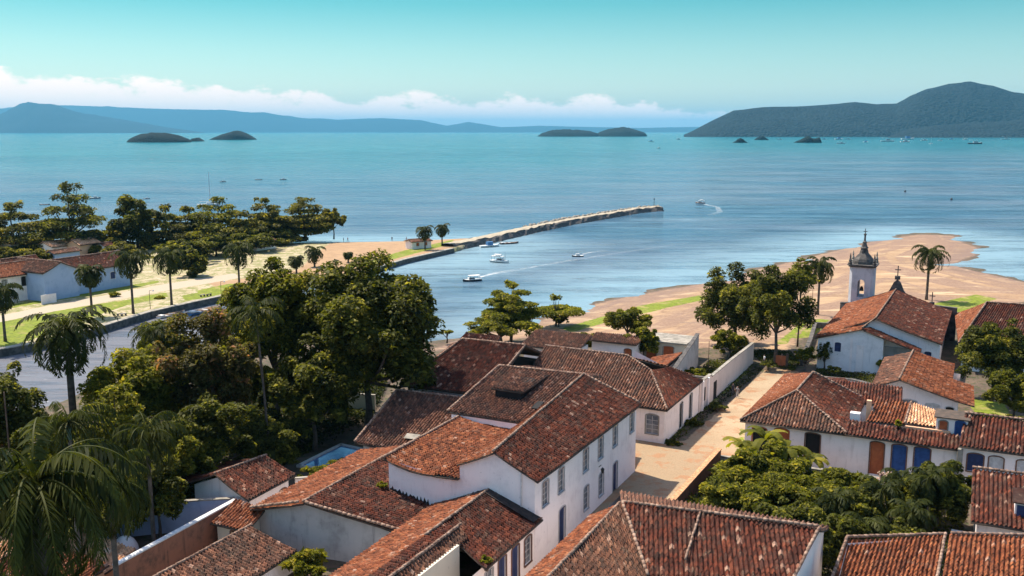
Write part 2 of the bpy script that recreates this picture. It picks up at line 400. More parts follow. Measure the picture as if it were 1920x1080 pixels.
def ground_mat():
    m, t, b, o = new_mat('ground_cover'); p = pos(t)
    A = lambda n: t.new('ShaderNodeAttribute', attribute_name=n).outputs['Fac']
    n1 = t.noise(p, .35, 6, .65); n2 = t.noise(p, 1.6, 5, .65); n3 = t.noise(t.mapping(p, (.012, .05, 1), (0, 0, -.35)), 1., 6, .62, .6)
    wob = t.math('ADD', t.math('MULTIPLY', t.math('SUBTRACT', n1, .5), .8), t.math('MULTIPLY', t.math('SUBTRACT', n2, .5), .5))
    def msk(a, lo=.38, hi=.62): return t.step(t.math('ADD', A(a), wob), lo, hi)
    soil = t.mix(t.step(n1, .35, .65), (.15, .105, .075), (.075, .06, .045))
    soil = t.mix(t.step(n2, .5, .65), soil, (.05, .065, .025))
    lft = t.mix(t.step(n1, .40, .60), (.46, .36, .25), (.24, .22, .10)); lft = t.mix(t.step(n2, .5, .62), lft, (.16, .18, .045))
    col = t.mix(msk('left'), soil, lft)
    sand = t.mix(t.step(n1, .3, .7), (0.378, 0.242, 0.136), (0.299, 0.189, 0.110))
    mud = t.ramp(n3, [(.30, (0.148, 0.091, 0.065)), (.40, (0.287, 0.174, 0.100)), (.48, (0.400, 0.261, 0.148)), (.55, (0.217, 0.131, 0.078)), (.64, (0.374, 0.244, 0.139)), (.74, (0.200, 0.122, 0.074))])
    cv = t.new('ShaderNodeCombineXYZ'); sp_ = t.new('ShaderNodeSeparateXYZ'); t.put(sp_.inputs[0], p)
    t.put(cv.inputs[0], t.math('MULTIPLY', A('shore'), .085)); t.put(cv.inputs[1], t.math('MULTIPLY', sp_.outputs[0], .014))
    n4 = t.noise(cv.outputs[0], 1.6, 6, .65, .5); n5 = t.noise(t.mapping(p, (.05, .22, 1), (0, 0, -.3)), 1., 5, .65, .8)
    mud = t.mix(t.step(n4, .44, .56), mud, (.22, .135, .095)); mud = t.mix(t.step(n5, .56, .66), mud, (.47, .335, .205)); mud = t.mix(t.step(n5, .40, .32), mud, (.20, .13, .095))
    sand2 = t.mix(t.step(n2, .3, .7), mud, t.mix(.35, mud, (.46, .32, .21)))
    col = t.mix(msk('lsand'), col, sand); col = t.mix(msk('beach'), col, sand2)
    wet = t.step(t.math('ADD', A('shore'), t.math('MULTIPLY', wob, 14.)), 0., 13., 1., 0.)
    col = t.mix(t.math('MULTIPLY', t.math('MULTIPLY', wet, .8), A('beach')), col, (.185, .125, .105))
    st = t.mix(t.step(n3, .40, .60), (0.420, 0.315, 0.203), (0.322, 0.227, 0.140))
    st = t.mix(t.step(n2, .60, .72), st, (.36, .27, .19))
    v = t.new('ShaderNodeTexVoronoi', feature='DISTANCE_TO_EDGE'); t.put(v.inputs['Vector'], p); v.inputs['Scale'].default_value = 3.2
    st = t.mix(t.step(n1, .50, .58), st, (.34, .185, .10)); st = t.mix(t.step(n2, .66, .74), st, (.20, .20, .07))
    st = t.mix(t.step(v.outputs[0], .02, .12, .4, 0.), st, (.22, .16, .10))
    col = t.mix(msk('street', .42, .58), col, st); col = t.mix(msk('lane', .42, .58), col, (0.403, 0.331, 0.245))
    gr = t.mix(t.step(n2, .35, .65), (.20, .235, .022), (.115, .14, .02)); gr = t.mix(t.step(n1, .52, .68), gr, (.30, .24, .09))
    col = t.mix(msk('grass', .45, .6), col, gr)
    t.put(b.inputs['Base Color'], col); b.inputs['Roughness'].default_value = .9; b.inputs['Specular IOR Level'].default_value = .15
    bump(t, b, t.math('ADD', n2, t.math('MULTIPLY', t.noise(p, 6, 4), .4)), .5, .12)
    return m
grid_mesh('ground', axis((-420, -130, 4), (-130, 130, .9), (130, 420, 4)), axis((20, 45, 5), (45, 230, .9), (230, 480, 1.8)), ground_height,
          {'left': soft(GROUND_LEFT), 'lsand': soft(px_poly([(390, 530), (480, 520), (560, 505), (600, 470), (640, 440), (980, 420), (905, 450), (700, 500), (560, 535), (440, 560)], -.3)),
           'beach': soft(BEACH, 2.5), 'street': soft(STREET, .6), 'lane': soft(LANE, .8), 'grass': soft(GRASS, .9), 'shore': shore}, ground_mat())

def water_mat():
    m, t, b, o = new_mat('sea_water'); p = pos(t)
    s = t.new('ShaderNodeAttribute', attribute_name='shore').outputs['Fac']
    sx = t.new('ShaderNodeSeparateXYZ'); t.put(sx.inputs[0], p)
    far = t.step(sx.outputs[1], 250., 1500.)
    n = t.noise(t.mapping(p, (.006, .014, 1), (0, 0, .25)), 1., 6, .6, .4)
    n2 = t.noise(t.mapping(p, (.0012, .004, 1), (0, 0, .1)), 1., 5, .6, .3)
    near = t.mix(t.step(n, .35, .65), SEA_NEAR, SEA_NEAR2)
    deep = t.mix(t.step(n2, .35, .65), SEA_FAR, SEA_FAR2)
    # silt from the flats on the right keeps that side greyer for longer
    side = t.step(t.math('SUBTRACT', sx.outputs[0], t.math('MULTIPLY', sx.outputs[1], .12)), -120., 160.)
    far2 = t.step(sx.outputs[1], 600., 2600.)
    col = t.mix(t.mix(side, far, far2), near, deep)
    col = t.mix(t.step(t.math('ADD', s, t.math('MULTIPLY', t.math('SUBTRACT', n, .5), 40.)), -44., -2., 0., .85), col, SEA_SHALLOW)
    riv = t.step(t.math('ADD', sx.outputs[0], t.math('MULTIPLY', sx.outputs[1], .35)), 10., 75., 1., 0.)
    riv = t.math('MULTIPLY', riv, t.step(sx.outputs[1], 190., 250., 1., 0.))
    col = t.mix(riv, col, RIVER)
    st_ = t.noise(t.mapping(p, (.02, .11, 1), (0, 0, .12)), 1., 6, .7, .5); st2 = t.noise(t.mapping(p, (.10, .55, 1), (0, 0, .2)), 1., 4, .7)
    k_ = t.math('ADD', t.math('MULTIPLY', st_, .6), t.math('MULTIPLY', st2, .4))
    col = t.mix(t.step(k_, .40, .52, .42, 0.), col, (.02, .055, .095)); col = t.mix(t.step(k_, .53, .64, 0., .30), col, (.22, .36, .42))  # light and dark of the ripples painted into the water colour as streaks
    t.put(b.inputs['Base Color'], col); t.put(b.inputs['Roughness'], t.step(st_, .35, .65, .06, .26)); b.inputs['IOR'].default_value = 1.16
    b.inputs['Specular IOR Level'].default_value = .15
    w1 = t.noise(t.mapping(p, (1., 1.8, 1), (0, 0, .3)), .55, 4, .6); w2 = t.noise(t.mapping(p, (.06, .16, 1), (0, 0, .2)), 1., 5, .6, .5)
    w3 = t.noise(t.mapping(p, (.010, .035, 1), (0, 0, .15)), 1., 4, .6, .4)
    h = t.math('ADD', t.math('MULTIPLY', w1, .22), t.math('ADD', t.math('MULTIPLY', w2, 2.2), t.math('MULTIPLY', w3, 7.)))
    bump(t, b, h, WAVES, 1.0)
    return m
SEA_NEAR, SEA_NEAR2 = (.045, .105, .165), (.100, .140, .190)
SEA_FAR, SEA_FAR2 = (.004, .10, .13), (.012, .135, .16)
SEA_SHALLOW, RIVER = (.22, .33, .39), (.165, .165, .185)
WAVES = .5
ax = axis((-70000, -10000, 10000), (-10000, -1500, 850), (-1500, -420, 90), (-420, 420, 6), (420, 1500, 90), (1500, 10000, 850), (10000, 70000, 10000))
ay = axis((-2000, 0, 400), (0, 520, 6), (520, 1500, 70), (1500, 10000, 850), (10000, 70000, 10000))
grid_mesh('sea', ax, ay, lambda P: np.full(len(P), WATER), {'shore': shore}, water_mat())

def forest_mat(name, c1, c2, scale):
    m, t, b, o = new_mat(name); p = pos(t)
    n = t.noise(p, scale, 6, .65); v = t.new('ShaderNodeTexVoronoi'); t.put(v.inputs['Vector'], p); v.inputs['Scale'].default_value = scale * 4
    t.put(b.inputs['Base Color'], t.mix(t.step(n, .3, .7), t.mix(t.step(v.outputs[0], .2, .8), c1, c2), c2))
    b.inputs['Roughness'].default_value = .95; b.inputs['Specular IOR Level'].default_value = .1
    bump(t, b, t.math('ADD', t.math('MULTIPLY', v.outputs[0], -1.), n), .9, 6 / max(scale * 30, .2))
    return m
FOREST = forest_mat('forest_cover', (.002, .005, .009), (.012, .020, .022), .011)
def ridge_hill(name, D, prof, deep, mat, rough=.05, nd=47, seed=0, res=2.5):
    """a range whose skyline follows bearings and heights surveyed from the photograph, rising from the water at distance D"""
    xs = np.arange(prof[0][0], prof[-1][0] + .1, res)
    hz = np.interp(xs, [q[0] for q in prof], [q[1] for q in prof])
    tt = np.linspace(0, 1, nd); V = []
    for j, s in enumerate(tt):
        d = D + deep * s; bx = (xs - 960) / F_PX
        Hc = np.maximum(0, (HOR - hz) / F_PX * (D + deep * .5) + CAM_H - WATER)
        e = np.where(s < .5, np.sin(np.pi * min(s, .5)) ** .8, np.cos(np.pi * (s - .5)) ** 1.1)
        X = bx * d; Y = np.full_like(X, d)
        nz = fbm(X / (deep * .22), Y / (deep * .22), 5, seed) * rough * Hc * min(1, s * 6) * (0.22 if abs(s - .5) < .05 else 1.)
        Z = WATER - 1 + Hc * e + nz
        V.append(np.stack([X, Y, Z], 1))
    V = np.concatenate(V); n = len(xs); i = np.arange(nd - 1)[:, None] * n + np.arange(n - 1)[None, :]
    Fc = np.stack([i, i + 1, i + 1 + n, i + n], -1).reshape(-1, 4).tolist()
    o = mesh_obj(name, V, Fc, mat, smooth=True); tag(o, kind='structure'); return o
ridge_hill('hill', 6300, [(1278, 252), (1290, 247), (1330, 226), (1368, 208), (1420, 204), (1500, 200), (1560, 196), (1590, 193), (1630, 197), (1668, 196), (1692, 183), (1722, 170), (1760, 160), (1800, 157), (1842, 163), (1882, 176), (1902, 179), (1930, 172), (2000, 160), (2100, 170), (2250, 150), (2500, 190)], 1700, FOREST, .10, 61, seed=3)
ridge_hill('hill', 5600, [(1655, 256), (1690, 244), (1740, 236), (1800, 233), (1860, 229), (1930, 224), (2050, 215), (2250, 205), (2500, 215)], 900, FOREST, .34, 31, seed=9)
ridge_hill('mountain', 20000, [(-500, 215), (-250, 232), (-120, 222), (0, 222), (30, 212), (55, 198), (70, 194), (90, 199), (112, 200), (140, 207), (170, 215), (215, 221), (270, 231), (330, 240), (390, 248), (410, 252)], 4200, FOREST, .22, seed=5)
ridge_hill('mountain', 30000, [(-500, 190), (-200, 200), (0, 206), (100, 198), (180, 200), (300, 205), (420, 208), (500, 213), (560, 221), (640, 226), (720, 222), (790, 226), (840, 236), (880, 229), (940, 239), (1010, 236), (1090, 238), (1200, 240), (1300, 238), (1420, 243), (1500, 248)], 4500, FOREST, .12, seed=7)
def island(name, x0, x1, y_base, humps, depth, mat=FOREST):
    D = (CAM_H - WATER) * F_PX / (y_base - HOR); pr = [(x0 + (x1 - x0) * a, y_base - h) for a, h in humps]
    xs = np.linspace(x0, x1, 90); hz = np.interp(xs, [q[0] for q in pr], [q[1] for q in pr]); V = []; nd = 20
    for s in np.linspace(-1, 1, nd):
        w = np.sqrt(np.clip(1 - ((xs - (x0 + x1) / 2) / ((x1 - x0) / 2)) ** 2, 0, 1)); d = D + depth * s * w
        X = (xs - 960) / F_PX * D; Hc = (y_base - hz) / F_PX * D
        Z = WATER - 1. + 1. * (w > 0) + Hc * np.sqrt(max(0, 1 - s * s)) * (1 + .16 * fbm(X / 25, d / 25, 4, x0))
        V.append(np.stack([X, d, Z], 1))
    V = np.concatenate(V); n = len(xs); i = np.arange(nd - 1)[:, None] * n + np.arange(n - 1)[None, :]
    o = mesh_obj(name, V, np.stack([i, i + 1, i + 1 + n, i + n], -1).reshape(-1, 4).tolist(), mat, smooth=True); tag(o, kind='structure')
ISLE = forest_mat('island_forest', (.004, .010, .011), (.010, .019, .018), .06)
island('island', 249, 365, 266, [(0, 0), (.08, 8), (.25, 15), (.5, 18), (.75, 14), (.95, 6), (1, 0)], 90, ISLE)
island('island', 362, 390, 264.5, [(0, 0), (.3, 6), (.6, 7), (1, 0)], 40, ISLE)
island('island', 401, 487, 261.5, [(0, 0), (.15, 6), (.4, 13), (.6, 17), (.8, 11), (1, 0)], 90, ISLE)
island('island', 1006, 1125, 255.5, [(0, 0), (.08, 6), (.25, 12), (.5, 13), (.8, 10), (.95, 6), (1, 0)], 200, ISLE)
island('island', 1112, 1210, 255.5, [(0, 0), (.1, 8), (.3, 14), (.55, 17), (.8, 12), (.95, 7), (1, 0)], 200, ISLE)
island('island', 1368, 1398, 267, [(0, 0), (.2, 3), (.35, 7), (.5, 9), (.65, 7), (.8, 3), (1, 0)], 14, ISLE)
island('island', 1408, 1436, 262, [(0, 0), (.2, 4), (.5, 8), (.8, 4), (1, 0)], 16, ISLE)
island('island', 1482, 1534, 267, [(0, 0), (.1, 3), (.3, 7), (.5, 12), (.62, 9), (.75, 8), (.9, 10), (1, 0)], 22, ISLE)

def haze():
    m = bpy.data.materials.new('haze_air'); m.use_nodes = True; t = NT(m.node_tree); t.n.clear()
    v = t.new('ShaderNodeVolumePrincipled'); v.inputs['Color'].default_value = (*HAZE_COLOR, 1); v.inputs['Density'].default_value = HAZE_DENSITY
    o = t.new('ShaderNodeOutputMaterial'); t.l.new(v.outputs[0], o.inputs['Volume'])
    b = MB(); b.box((0, 34000, -6), 150000, 76000, 880); ob = b.build('haze', m); tag(ob, kind='stuff')
HAZE_COLOR, HAZE_DENSITY = (.19, .60, .90), 3.5e-5
haze()
# ------------------------------------------------------------------ roofs, walls, openings
PROF = [(0., -.035), (.15, -.02), (.24, .035), (.36, .105), (.5, .135), (.64, .105), (.76, .035), (.85, -.02), (1., -.035)]
def tiles_on(P, ncol, nrow, rng, lift=.035):
    """P(a, b) -> points; one curved tile per cell of the (a, b) square"""
    pa = np.array([q[0] for q in PROF]); ph = np.array([q[1] for q in PROF]); k = len(pa)
    ci, rj = np.meshgrid(np.arange(ncol), np.arange(nrow)); ci = ci.ravel(); rj = rj.ravel(); n = len(ci)
    ja = rng.normal(0, .05, n); jb = rng.normal(0, .05, n); jz = rng.normal(0, .014, n); tilt = rng.normal(0, .02, n)
    out = []
    for lo in (0, 1):
        a = (ci[:, None] + pa[None, :] + ja[:, None]) / ncol
        b = np.repeat(((rj + (1.06 if lo else -.04)) + jb)[:, None] / nrow, k, 1)
        h = ph[None, :] * (1 if not lo else .88) + jz[:, None] + (0 if lo else lift) + tilt[:, None] * (pa[None, :] - .5)
        out.append((np.clip(a, 0, 1), np.clip(b, 0, 1), h))
    A = np.stack([out[0][0], out[1][0]], 1); B = np.stack([out[0][1], out[1][1]], 1); H = np.stack([out[0][2], out[1][2]], 1)
    V = P(A.ravel(), B.ravel()); V[:, 2] += H.ravel()
    base = np.arange(n)[:, None] * 2 * k + np.arange(k - 1)[None, :]
    Fc = np.stack([base, base + 1, base + 1 + k, base + k], -1).reshape(-1, 4)
    row_tone = rng.normal(0, .05, nrow); col_tone = rng.normal(0, .05, ncol)
    tone = np.clip(rng.beta(1.1, 1.5, n) + row_tone[rj] + col_tone[ci] + (rng.random(n) < .02) * .3, 0, 1)
    return V, Fc, np.repeat(tone, k - 1), n
_rs = [0]
def roof(parent, pts, mat='tile_red', name='roof', sag=.10, col=.36, row=.42, slab=True, caps=()):
    """pts: eave from left to right, then back along the ridge (u, v, z). Four corners give a ruled surface, other outlines are cut from a plane."""
    _rs[0] += 1; rng = np.random.default_rng(_rs[0] * 7 + 1)
    p = [np.array(W(*q)) for q in pts]
    if len(p) == 4:
        Le = max(np.linalg.norm(p[1] - p[0]), np.linalg.norm(p[2] - p[3])); Ls = .5 * (np.linalg.norm(p[3] - p[0]) + np.linalg.norm(p[2] - p[1]))
        def P(a, b):
            a = a[:, None]; b = b[:, None]
            q = (p[0] * (1 - a) + p[1] * a) * (1 - b) + (p[3] * (1 - a) + p[2] * a) * b
            s = 4 * b[:, 0] * (1 - b[:, 0]); q[:, 2] -= sag * s * .8; q[:, 2] += .17 * fbm(q[:, 0] * .22, q[:, 1] * .22, 3, _rs[0]) * np.minimum(1, 4 * b[:, 0] + .3)
            return q
        V, Fc, tone, _ = tiles_on(P, max(2, round(Le / col)), max(1, round(Ls / row)), rng)
        faces = Fc.tolist(); V = list(map(tuple, V)); tone = list(tone)
    else:
        q = np.array(p); c = q.mean(0); A = np.c_[q[:, :2] - c[:2], np.ones(len(q))]; g = np.linalg.lstsq(A, q[:, 2], rcond=None)[0]
        e = p[1] - p[0]; e[2] = 0; L = np.linalg.norm(e); e /= L; w = np.array([-e[1], e[0], 0])
        if ((q - p[0]) @ w).sum() < 0: w = -w
        S = (q - p[0]) @ e; T = (q - p[0]) @ w; s0, s1, t0, t1 = S.min(), S.max(), T.min(), T.max()
        k = math.sqrt(1 + (g[0] * w[0] + g[1] * w[1]) ** 2)
        def zp(x, y): return g[2] + g[0] * (x - c[0]) + g[1] * (y - c[1])
        def P(a, b):
            s = s0 + (s1 - s0) * a; t = t0 + (t1 - t0) * b
            r = p[0][None, :2] + s[:, None] * e[None, :2] + t[:, None] * w[None, :2]
            z = zp(r[:, 0], r[:, 1]) + .15 * fbm(r[:, 0] * .22, r[:, 1] * .22, 3, _rs[0]) - sag * .5 * np.sin(np.pi * b)
            return np.column_stack([r, z])
        V, Fc, tone, _ = tiles_on(P, max(2, round((s1 - s0) / col)), max(1, round((t1 - t0) * k / row)), rng)
        me = bpy.data.meshes.new('cut'); me.from_pydata(V, [], Fc.tolist())
        a = me.attributes.new('tone', 'FLOAT', 'FACE'); a.data.foreach_set('value', tone.astype(np.float32))
        bm = bmesh.new(); bm.from_mesh(me); area = sum(q[i][0] * q[(i + 1) % len(q)][1] - q[(i + 1) % len(q)][0] * q[i][1] for i in range(len(q)))
        for i in range(len(q)):
            d = q[(i + 1) % len(q)] - q[i]; nrm = Vector((d[1], -d[0], 0)) * (1 if area > 0 else -1)
            bmesh.ops.bisect_plane(bm, geom=bm.verts[:] + bm.edges[:] + bm.faces[:], plane_co=Vector(q[i]), plane_no=nrm, clear_outer=True)
        lay = bm.faces.layers.float.get('tone'); bm.verts.index_update()
        V = [tuple(x.co) for x in bm.verts]; faces = [tuple(x.index for x in f.verts) for f in bm.faces]; tone = [f[lay] for f in bm.faces]
        bm.free(); bpy.data.meshes.remove(me)
    fm = [0] * len(faces)
    if slab:                                         # boarding under the tiles, following the same surface
        V = list(map(tuple, V)); i = len(V); nf = []
        if len(p) == 4:
            na, nb = 8, 5; aa, bb = np.meshgrid(np.linspace(0, 1, na), np.linspace(0, 1, nb)); G_ = P(aa.ravel(), bb.ravel())
            for dz in (.075, .20): V += [(x[0], x[1], x[2] - dz) for x in G_]
            k = na * nb; idx = lambda x, y, l: i + l * k + y * na + x
            for y in range(nb - 1):
                for x in range(na - 1):
                    nf += [(idx(x, y, 0), idx(x + 1, y, 0), idx(x + 1, y + 1, 0), idx(x, y + 1, 0)), (idx(x, y + 1, 1), idx(x + 1, y + 1, 1), idx(x + 1, y, 1), idx(x, y, 1))]
            rim = [(x, 0) for x in range(na)] + [(na - 1, y) for y in range(1, nb)] + [(x, nb - 1) for x in range(na - 2, -1, -1)] + [(0, y) for y in range(nb - 2, 0, -1)]
            for a_, b_ in zip(rim, rim[1:] + rim[:1]): nf.append((idx(*a_, 0), idx(*a_, 1), idx(*b_, 1), idx(*b_, 0)))
        else:
            n = len(p)
            for dz in (.13, .26): V += [(x[0], x[1], zp(x[0], x[1]) - dz) for x in p] + [(sum(x[0] for x in p) / n, sum(x[1] for x in p) / n, zp(sum(x[0] for x in p) / n, sum(x[1] for x in p) / n) - dz - sag * .5)]
            for j in range(n):
                j2 = (j + 1) % n; m_ = n + 1
                nf += [(i + j, i + j2, i + n), (i + m_ + j2, i + m_ + j, i + m_ + n), (i + j, i + m_ + j, i + m_ + j2, i + j2)]
        faces = faces + nf; fm += [1] * len(nf); tone = list(tone) + [0.2] * len(nf)
    o = mesh_obj(name, V, faces, [M[mat], M['eave']], parent, True, fm, tone)
    for a, b in caps: ridge(o, a, b)
    return o
def ridge(parent, a, b, r=.125, mat='mortar', name='ridge_cap'):
    A, B = W(*a), W(*b); L = (B - A).length; n = max(1, round(L / .45)); mb = MB(); rng = random.Random(int(L * 100))
    d = (B - A) / n
    for i in range(n):
        p = A + d * i; q = A + d * (i + 1.05); j = Vector((rng.uniform(-.02, .02), rng.uniform(-.02, .02), .05 + rng.uniform(-.012, .012)))
        mb.tube([p + j + Vector((0, 0, .03)), q + j], [r * 1.08, r * .92], 7)
    return mb.build(name, M[mat], parent, True)

def opening(parent, mb, p, d, n, s, w, z0, z1, kind, surround, leaf, arch=.16):
    """one window or door: its reveal goes into the wall mesh, the rest are parts; returns the hole"""
    zs = z1 - arch                                    # springing of the flat arch
    def Q(x, z, o): return (p.x + d.x * (s + x) + n.x * o, p.y + d.y * (s + x) + n.y * o, z)
    h = w / 2; dep = -.22
    for a, b in (((-h, z0), (-h, zs)), ((-h, zs), (h, zs)), ((h, zs), (h, z0)), ((h, z0), (-h, z0))):
        mb.poly([Q(*a, 0), Q(*b, 0), Q(*b, dep), Q(*a, dep)])
    arc = [(h * math.cos(math.pi * k / 10), zs + arch * math.sin(math.pi * k / 10)) for k in range(11)]
    t = .13
    inner = [(h, z0)] + arc + [(-h, z0)]
    outer = [(h + t, z0)] + [((h + t) * math.cos(math.pi * k / 10), zs + (arch + t) * math.sin(math.pi * k / 10)) for k in range(11)] + [(-h - t, z0)]
    fr = MB()
    for k in range(len(inner) - 1):
        a, b, c_, e = inner[k], inner[k + 1], outer[k + 1], outer[k]
        fr.poly([Q(*a, .05), Q(*b, .05), Q(*c_, .05), Q(*e, .05)])
        fr.poly([Q(*e, .05), Q(*c_, .05), Q(*c_, -.01), Q(*e, -.01)])
        fr.poly([Q(*b, .05), Q(*a, .05), Q(*a, -.03), Q(*b, -.03)])
    if kind == 'window':
        fr.poly([Q(-h - t, z0 - .1, .09), Q(h + t, z0 - .1, .09), Q(h + t, z0, .09), Q(-h - t, z0, .09)]); fr.poly([Q(-h - t, z0, .09), Q(h + t, z0, .09), Q(h + t, z0, -.02), Q(-h - t, z0, -.02)])
    fo = fr.build(kind, M[surround], parent)
    pn = MB(); yy = -.14
    body = [(-h, z0), (h, z0)] + [(x, z) for x, z in arc]
    lo = [(-h, z0), (h, z0), (h, zs), (-h, zs)]
    pn.poly([Q(*q, yy) for q in lo]); pn.poly([Q(*q, .012) for q in arc])
    pn.build('pane' if kind == 'window' else 'leaf', M[leaf], fo)
    if kind == 'window' and leaf == 'glass':
        br = MB(); g = .05
        for x in (-h + g / 2, 0, h - g / 2):
            br.poly([Q(x - g / 2, z0, yy + .04), Q(x + g / 2, z0, yy + .04), Q(x + g / 2, zs, yy + .04), Q(x - g / 2, zs, yy + .04)])
        for k in range(5):
            z = z0 + (zs - z0) * k / 4
            br.poly([Q(-h, z - g / 2, yy + .043), Q(h, z - g / 2, yy + .043), Q(h, z + g / 2, yy + .043), Q(-h, z + g / 2, yy + .043)])
        br.build('sash', M['wframe'], fo)
    elif kind == 'door':
        br = MB()
        for x in (-h * .52, h * .52):
            for za, zb in ((z0 + .15, z0 + (zs - z0) * .45), (z0 + (zs - z0) * .52, zs - .1)):
                br.poly([Q(x - h * .34, za, yy + .03), Q(x + h * .34, za, yy + .03), Q(x + h * .34, zb, yy + .03), Q(x - h * .34, zb, yy + .03)])
        br.build('door_panel', M[leaf], fo)
    return (s - h, s + h, z0, zs)

def walls(parent, chain, z0, mat='white', holes=None, name='wall', closed=True, cap=False):
    """chain of (u, v, top); the outside is on the right of the walk. holes: edge index -> list of (coord, width, z0, z1, kind, surround, leaf)"""
    mb = MB(); n = len(chain); holes = holes or {}
    for i in range(n if closed else n - 1):
        a, b = chain[i], chain[(i + 1) % n]; p, q = W(a[0], a[1], 0), W(b[0], b[1], 0); L = (q - p).length
        if L < 1e-4: continue
        d = (q - p) / L; nn = Vector((d.y, -d.x, 0)); zt = min(a[2], b[2]); hs = []
        for (c, w, zz0, zz1, kind, sur, leaf) in holes.get(i, []):
            ax_ = 0 if abs(b[0] - a[0]) > abs(b[1] - a[1]) else 1
            s = abs(c - a[ax_]) / abs(b[ax_] - a[ax_]) * L
            hs.append(opening(parent, mb, p, d, nn, s, w, zz0, zz1, kind, sur, leaf))
        xs = sorted({0., L} | {h[0] for h in hs} | {h[1] for h in hs}); zs = sorted({z0, zt} | {h[2] for h in hs} | {h[3] for h in hs})
        for x0, x1 in zip(xs, xs[1:]):
            for y0, y1 in zip(zs, zs[1:]):
                cx, cz = (x0 + x1) / 2, (y0 + y1) / 2
                if any(h[0] < cx < h[1] and h[2] < cz < h[3] for h in hs): continue
                mb.poly([(p.x + d.x * x0, p.y + d.y * x0, y0), (p.x + d.x * x1, p.y + d.y * x1, y0), (p.x + d.x * x1, p.y + d.y * x1, y1), (p.x + d.x * x0, p.y + d.y * x0, y1)])
        if abs(a[2] - b[2]) > 1e-3:
            if a[2] > b[2]: mb.poly([(p.x, p.y, zt), (q.x, q.y, zt), (p.x, p.y, a[2])])
            else: mb.poly([(p.x, p.y, zt), (q.x, q.y, zt), (q.x, q.y, b[2])])
    return mb.build(name, M[mat], parent)
def house(name, label, u, v, z=0., cat='house', group=None): return thing(name, label, cat, W(u, v, z), group)
WIN = lambda c, w, z0, z1, leaf='glass', sur='sframe': (c, w, z0, z1, 'window', sur, leaf)
DOOR = lambda c, w, z0, z1, leaf='navy', sur='sframe': (c, w, z0, z1, 'door', sur, leaf)

# ------------------------------------------------------------------ two-storey townhouse on the street
h = house('townhouse', 'tall two-storey whitewashed townhouse with a row of upper sash windows', 78, -35)
up = [68.2, 71.5, 77.2, 81.0, 85.0, 90.0]
walls(h, [(66.1, -31, 7.75), (91.4, -31, 7.35), (91.4, -37.0, 9.75), (91.4, -38.1, 9.5), (79, -38.1, 7.7), (66.1, -38.1, 7.9), (66.1, -34.6, 9.45)], -.6, 'white',
      {0: [WIN(u, 1.25, 4.75, 6.98) for u in up] + [DOOR(71.8, 1.35, 0., 3.25), WIN(77.45, 1.2, .9, 3.25), WIN(81.3, 1.2, .9, 3.25), DOOR(85.2, 1.25, -.1, 3.05)]})
roof(h, [(65.8, -30.6, 7.78), (91.8, -30.6, 7.4), (91.5, -37.1, 10.0), (65.8, -34.7, 9.72)], 'tile_red', caps=[((65.8, -34.7, 9.72), (91.5, -37.1, 10.0)), ((91.5, -37.1, 9.95), (91.8, -30.8, 7.5))])
roof(h, [(79.2, -38.2, 8.0), (65.8, -38.25, 8.05), (65.8, -34.7, 9.7), (91.3, -37.1, 9.95)], 'tile_orange_or_lit', sag=.04)
walls(h, [(79.1, -38.1, 7.7), (97, -38.1, 8.2), (97, -46.5, 8.2), (79.1, -46.5, 7.6)], -.6, 'white', name='rear_wing')
roof(h, [(79.0, -46.9, 7.85), (79.1, -37.9, 7.85), (91.2, -37.1, 10.0), (90.6, -47.0, 10.0)], 'tile_brown', caps=[((90.6, -47.0, 10.0), (91.2, -37.1, 10.0)), ((79.0, -46.9, 7.9), (90.6, -47.0, 10.0))])
roof(h, [(97.3, -37.1, 8.4), (97.3, -47, 8.4), (90.6, -47, 9.95), (91.2, -37.1, 9.95)], 'tile_brown')
# raised flap with a dark gap in the rear wing's roof
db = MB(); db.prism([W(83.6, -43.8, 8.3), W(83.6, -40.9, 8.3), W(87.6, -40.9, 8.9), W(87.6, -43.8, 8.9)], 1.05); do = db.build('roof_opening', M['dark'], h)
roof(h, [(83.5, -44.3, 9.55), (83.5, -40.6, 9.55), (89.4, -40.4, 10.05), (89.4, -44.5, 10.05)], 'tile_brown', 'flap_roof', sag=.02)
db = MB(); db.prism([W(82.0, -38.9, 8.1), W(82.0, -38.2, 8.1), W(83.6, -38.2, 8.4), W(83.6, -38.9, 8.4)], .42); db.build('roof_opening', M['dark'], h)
# lower front wing with the hollow-backed roof
walls(h, [(66.1, -45.4, 7.2), (66.1, -40.4, 6.55), (66.1, -38.1, 6.7), (79.1, -38.1, 6.8), (79.1, -45.4, 7.2)], -.6, 'white', name='front_wing')
roof(h, [(79.1, -38.15, 7.0), (65.75, -40.3, 6.72), (65.75, -45.7, 7.42), (79.5, -45.6, 7.5)], 'tile_orange_or_lit', sag=.32, caps=[((65.75, -45.65, 7.42), (79.5, -45.6, 7.5))])
roof(h, [(65.75, -40.5, 6.72), (65.75, -38.1, 6.85), (79.2, -38.1, 7.0)], 'tile_orange_or_lit', sag=.02)
lm = MB(); q = W(80.2, -30.45, 3.9); lm.box(W(80.2, -30.72, 4.3), .06, .6, .05, TH - math.pi / 2); lm.lathe(q - Vector((0, 0, .25)), [(.10, 0), (.17, .35), (.20, .40), (.03, .58)], 6)
lm.build('wall_lantern', M['metal'], h)
dp = MB(); dp.tube([W(66.0, -32.2, 8.5), W(66.0, -32.2, 5.2)], [.06, .06], 6); dp.build('downpipe', M['wframe'], h)

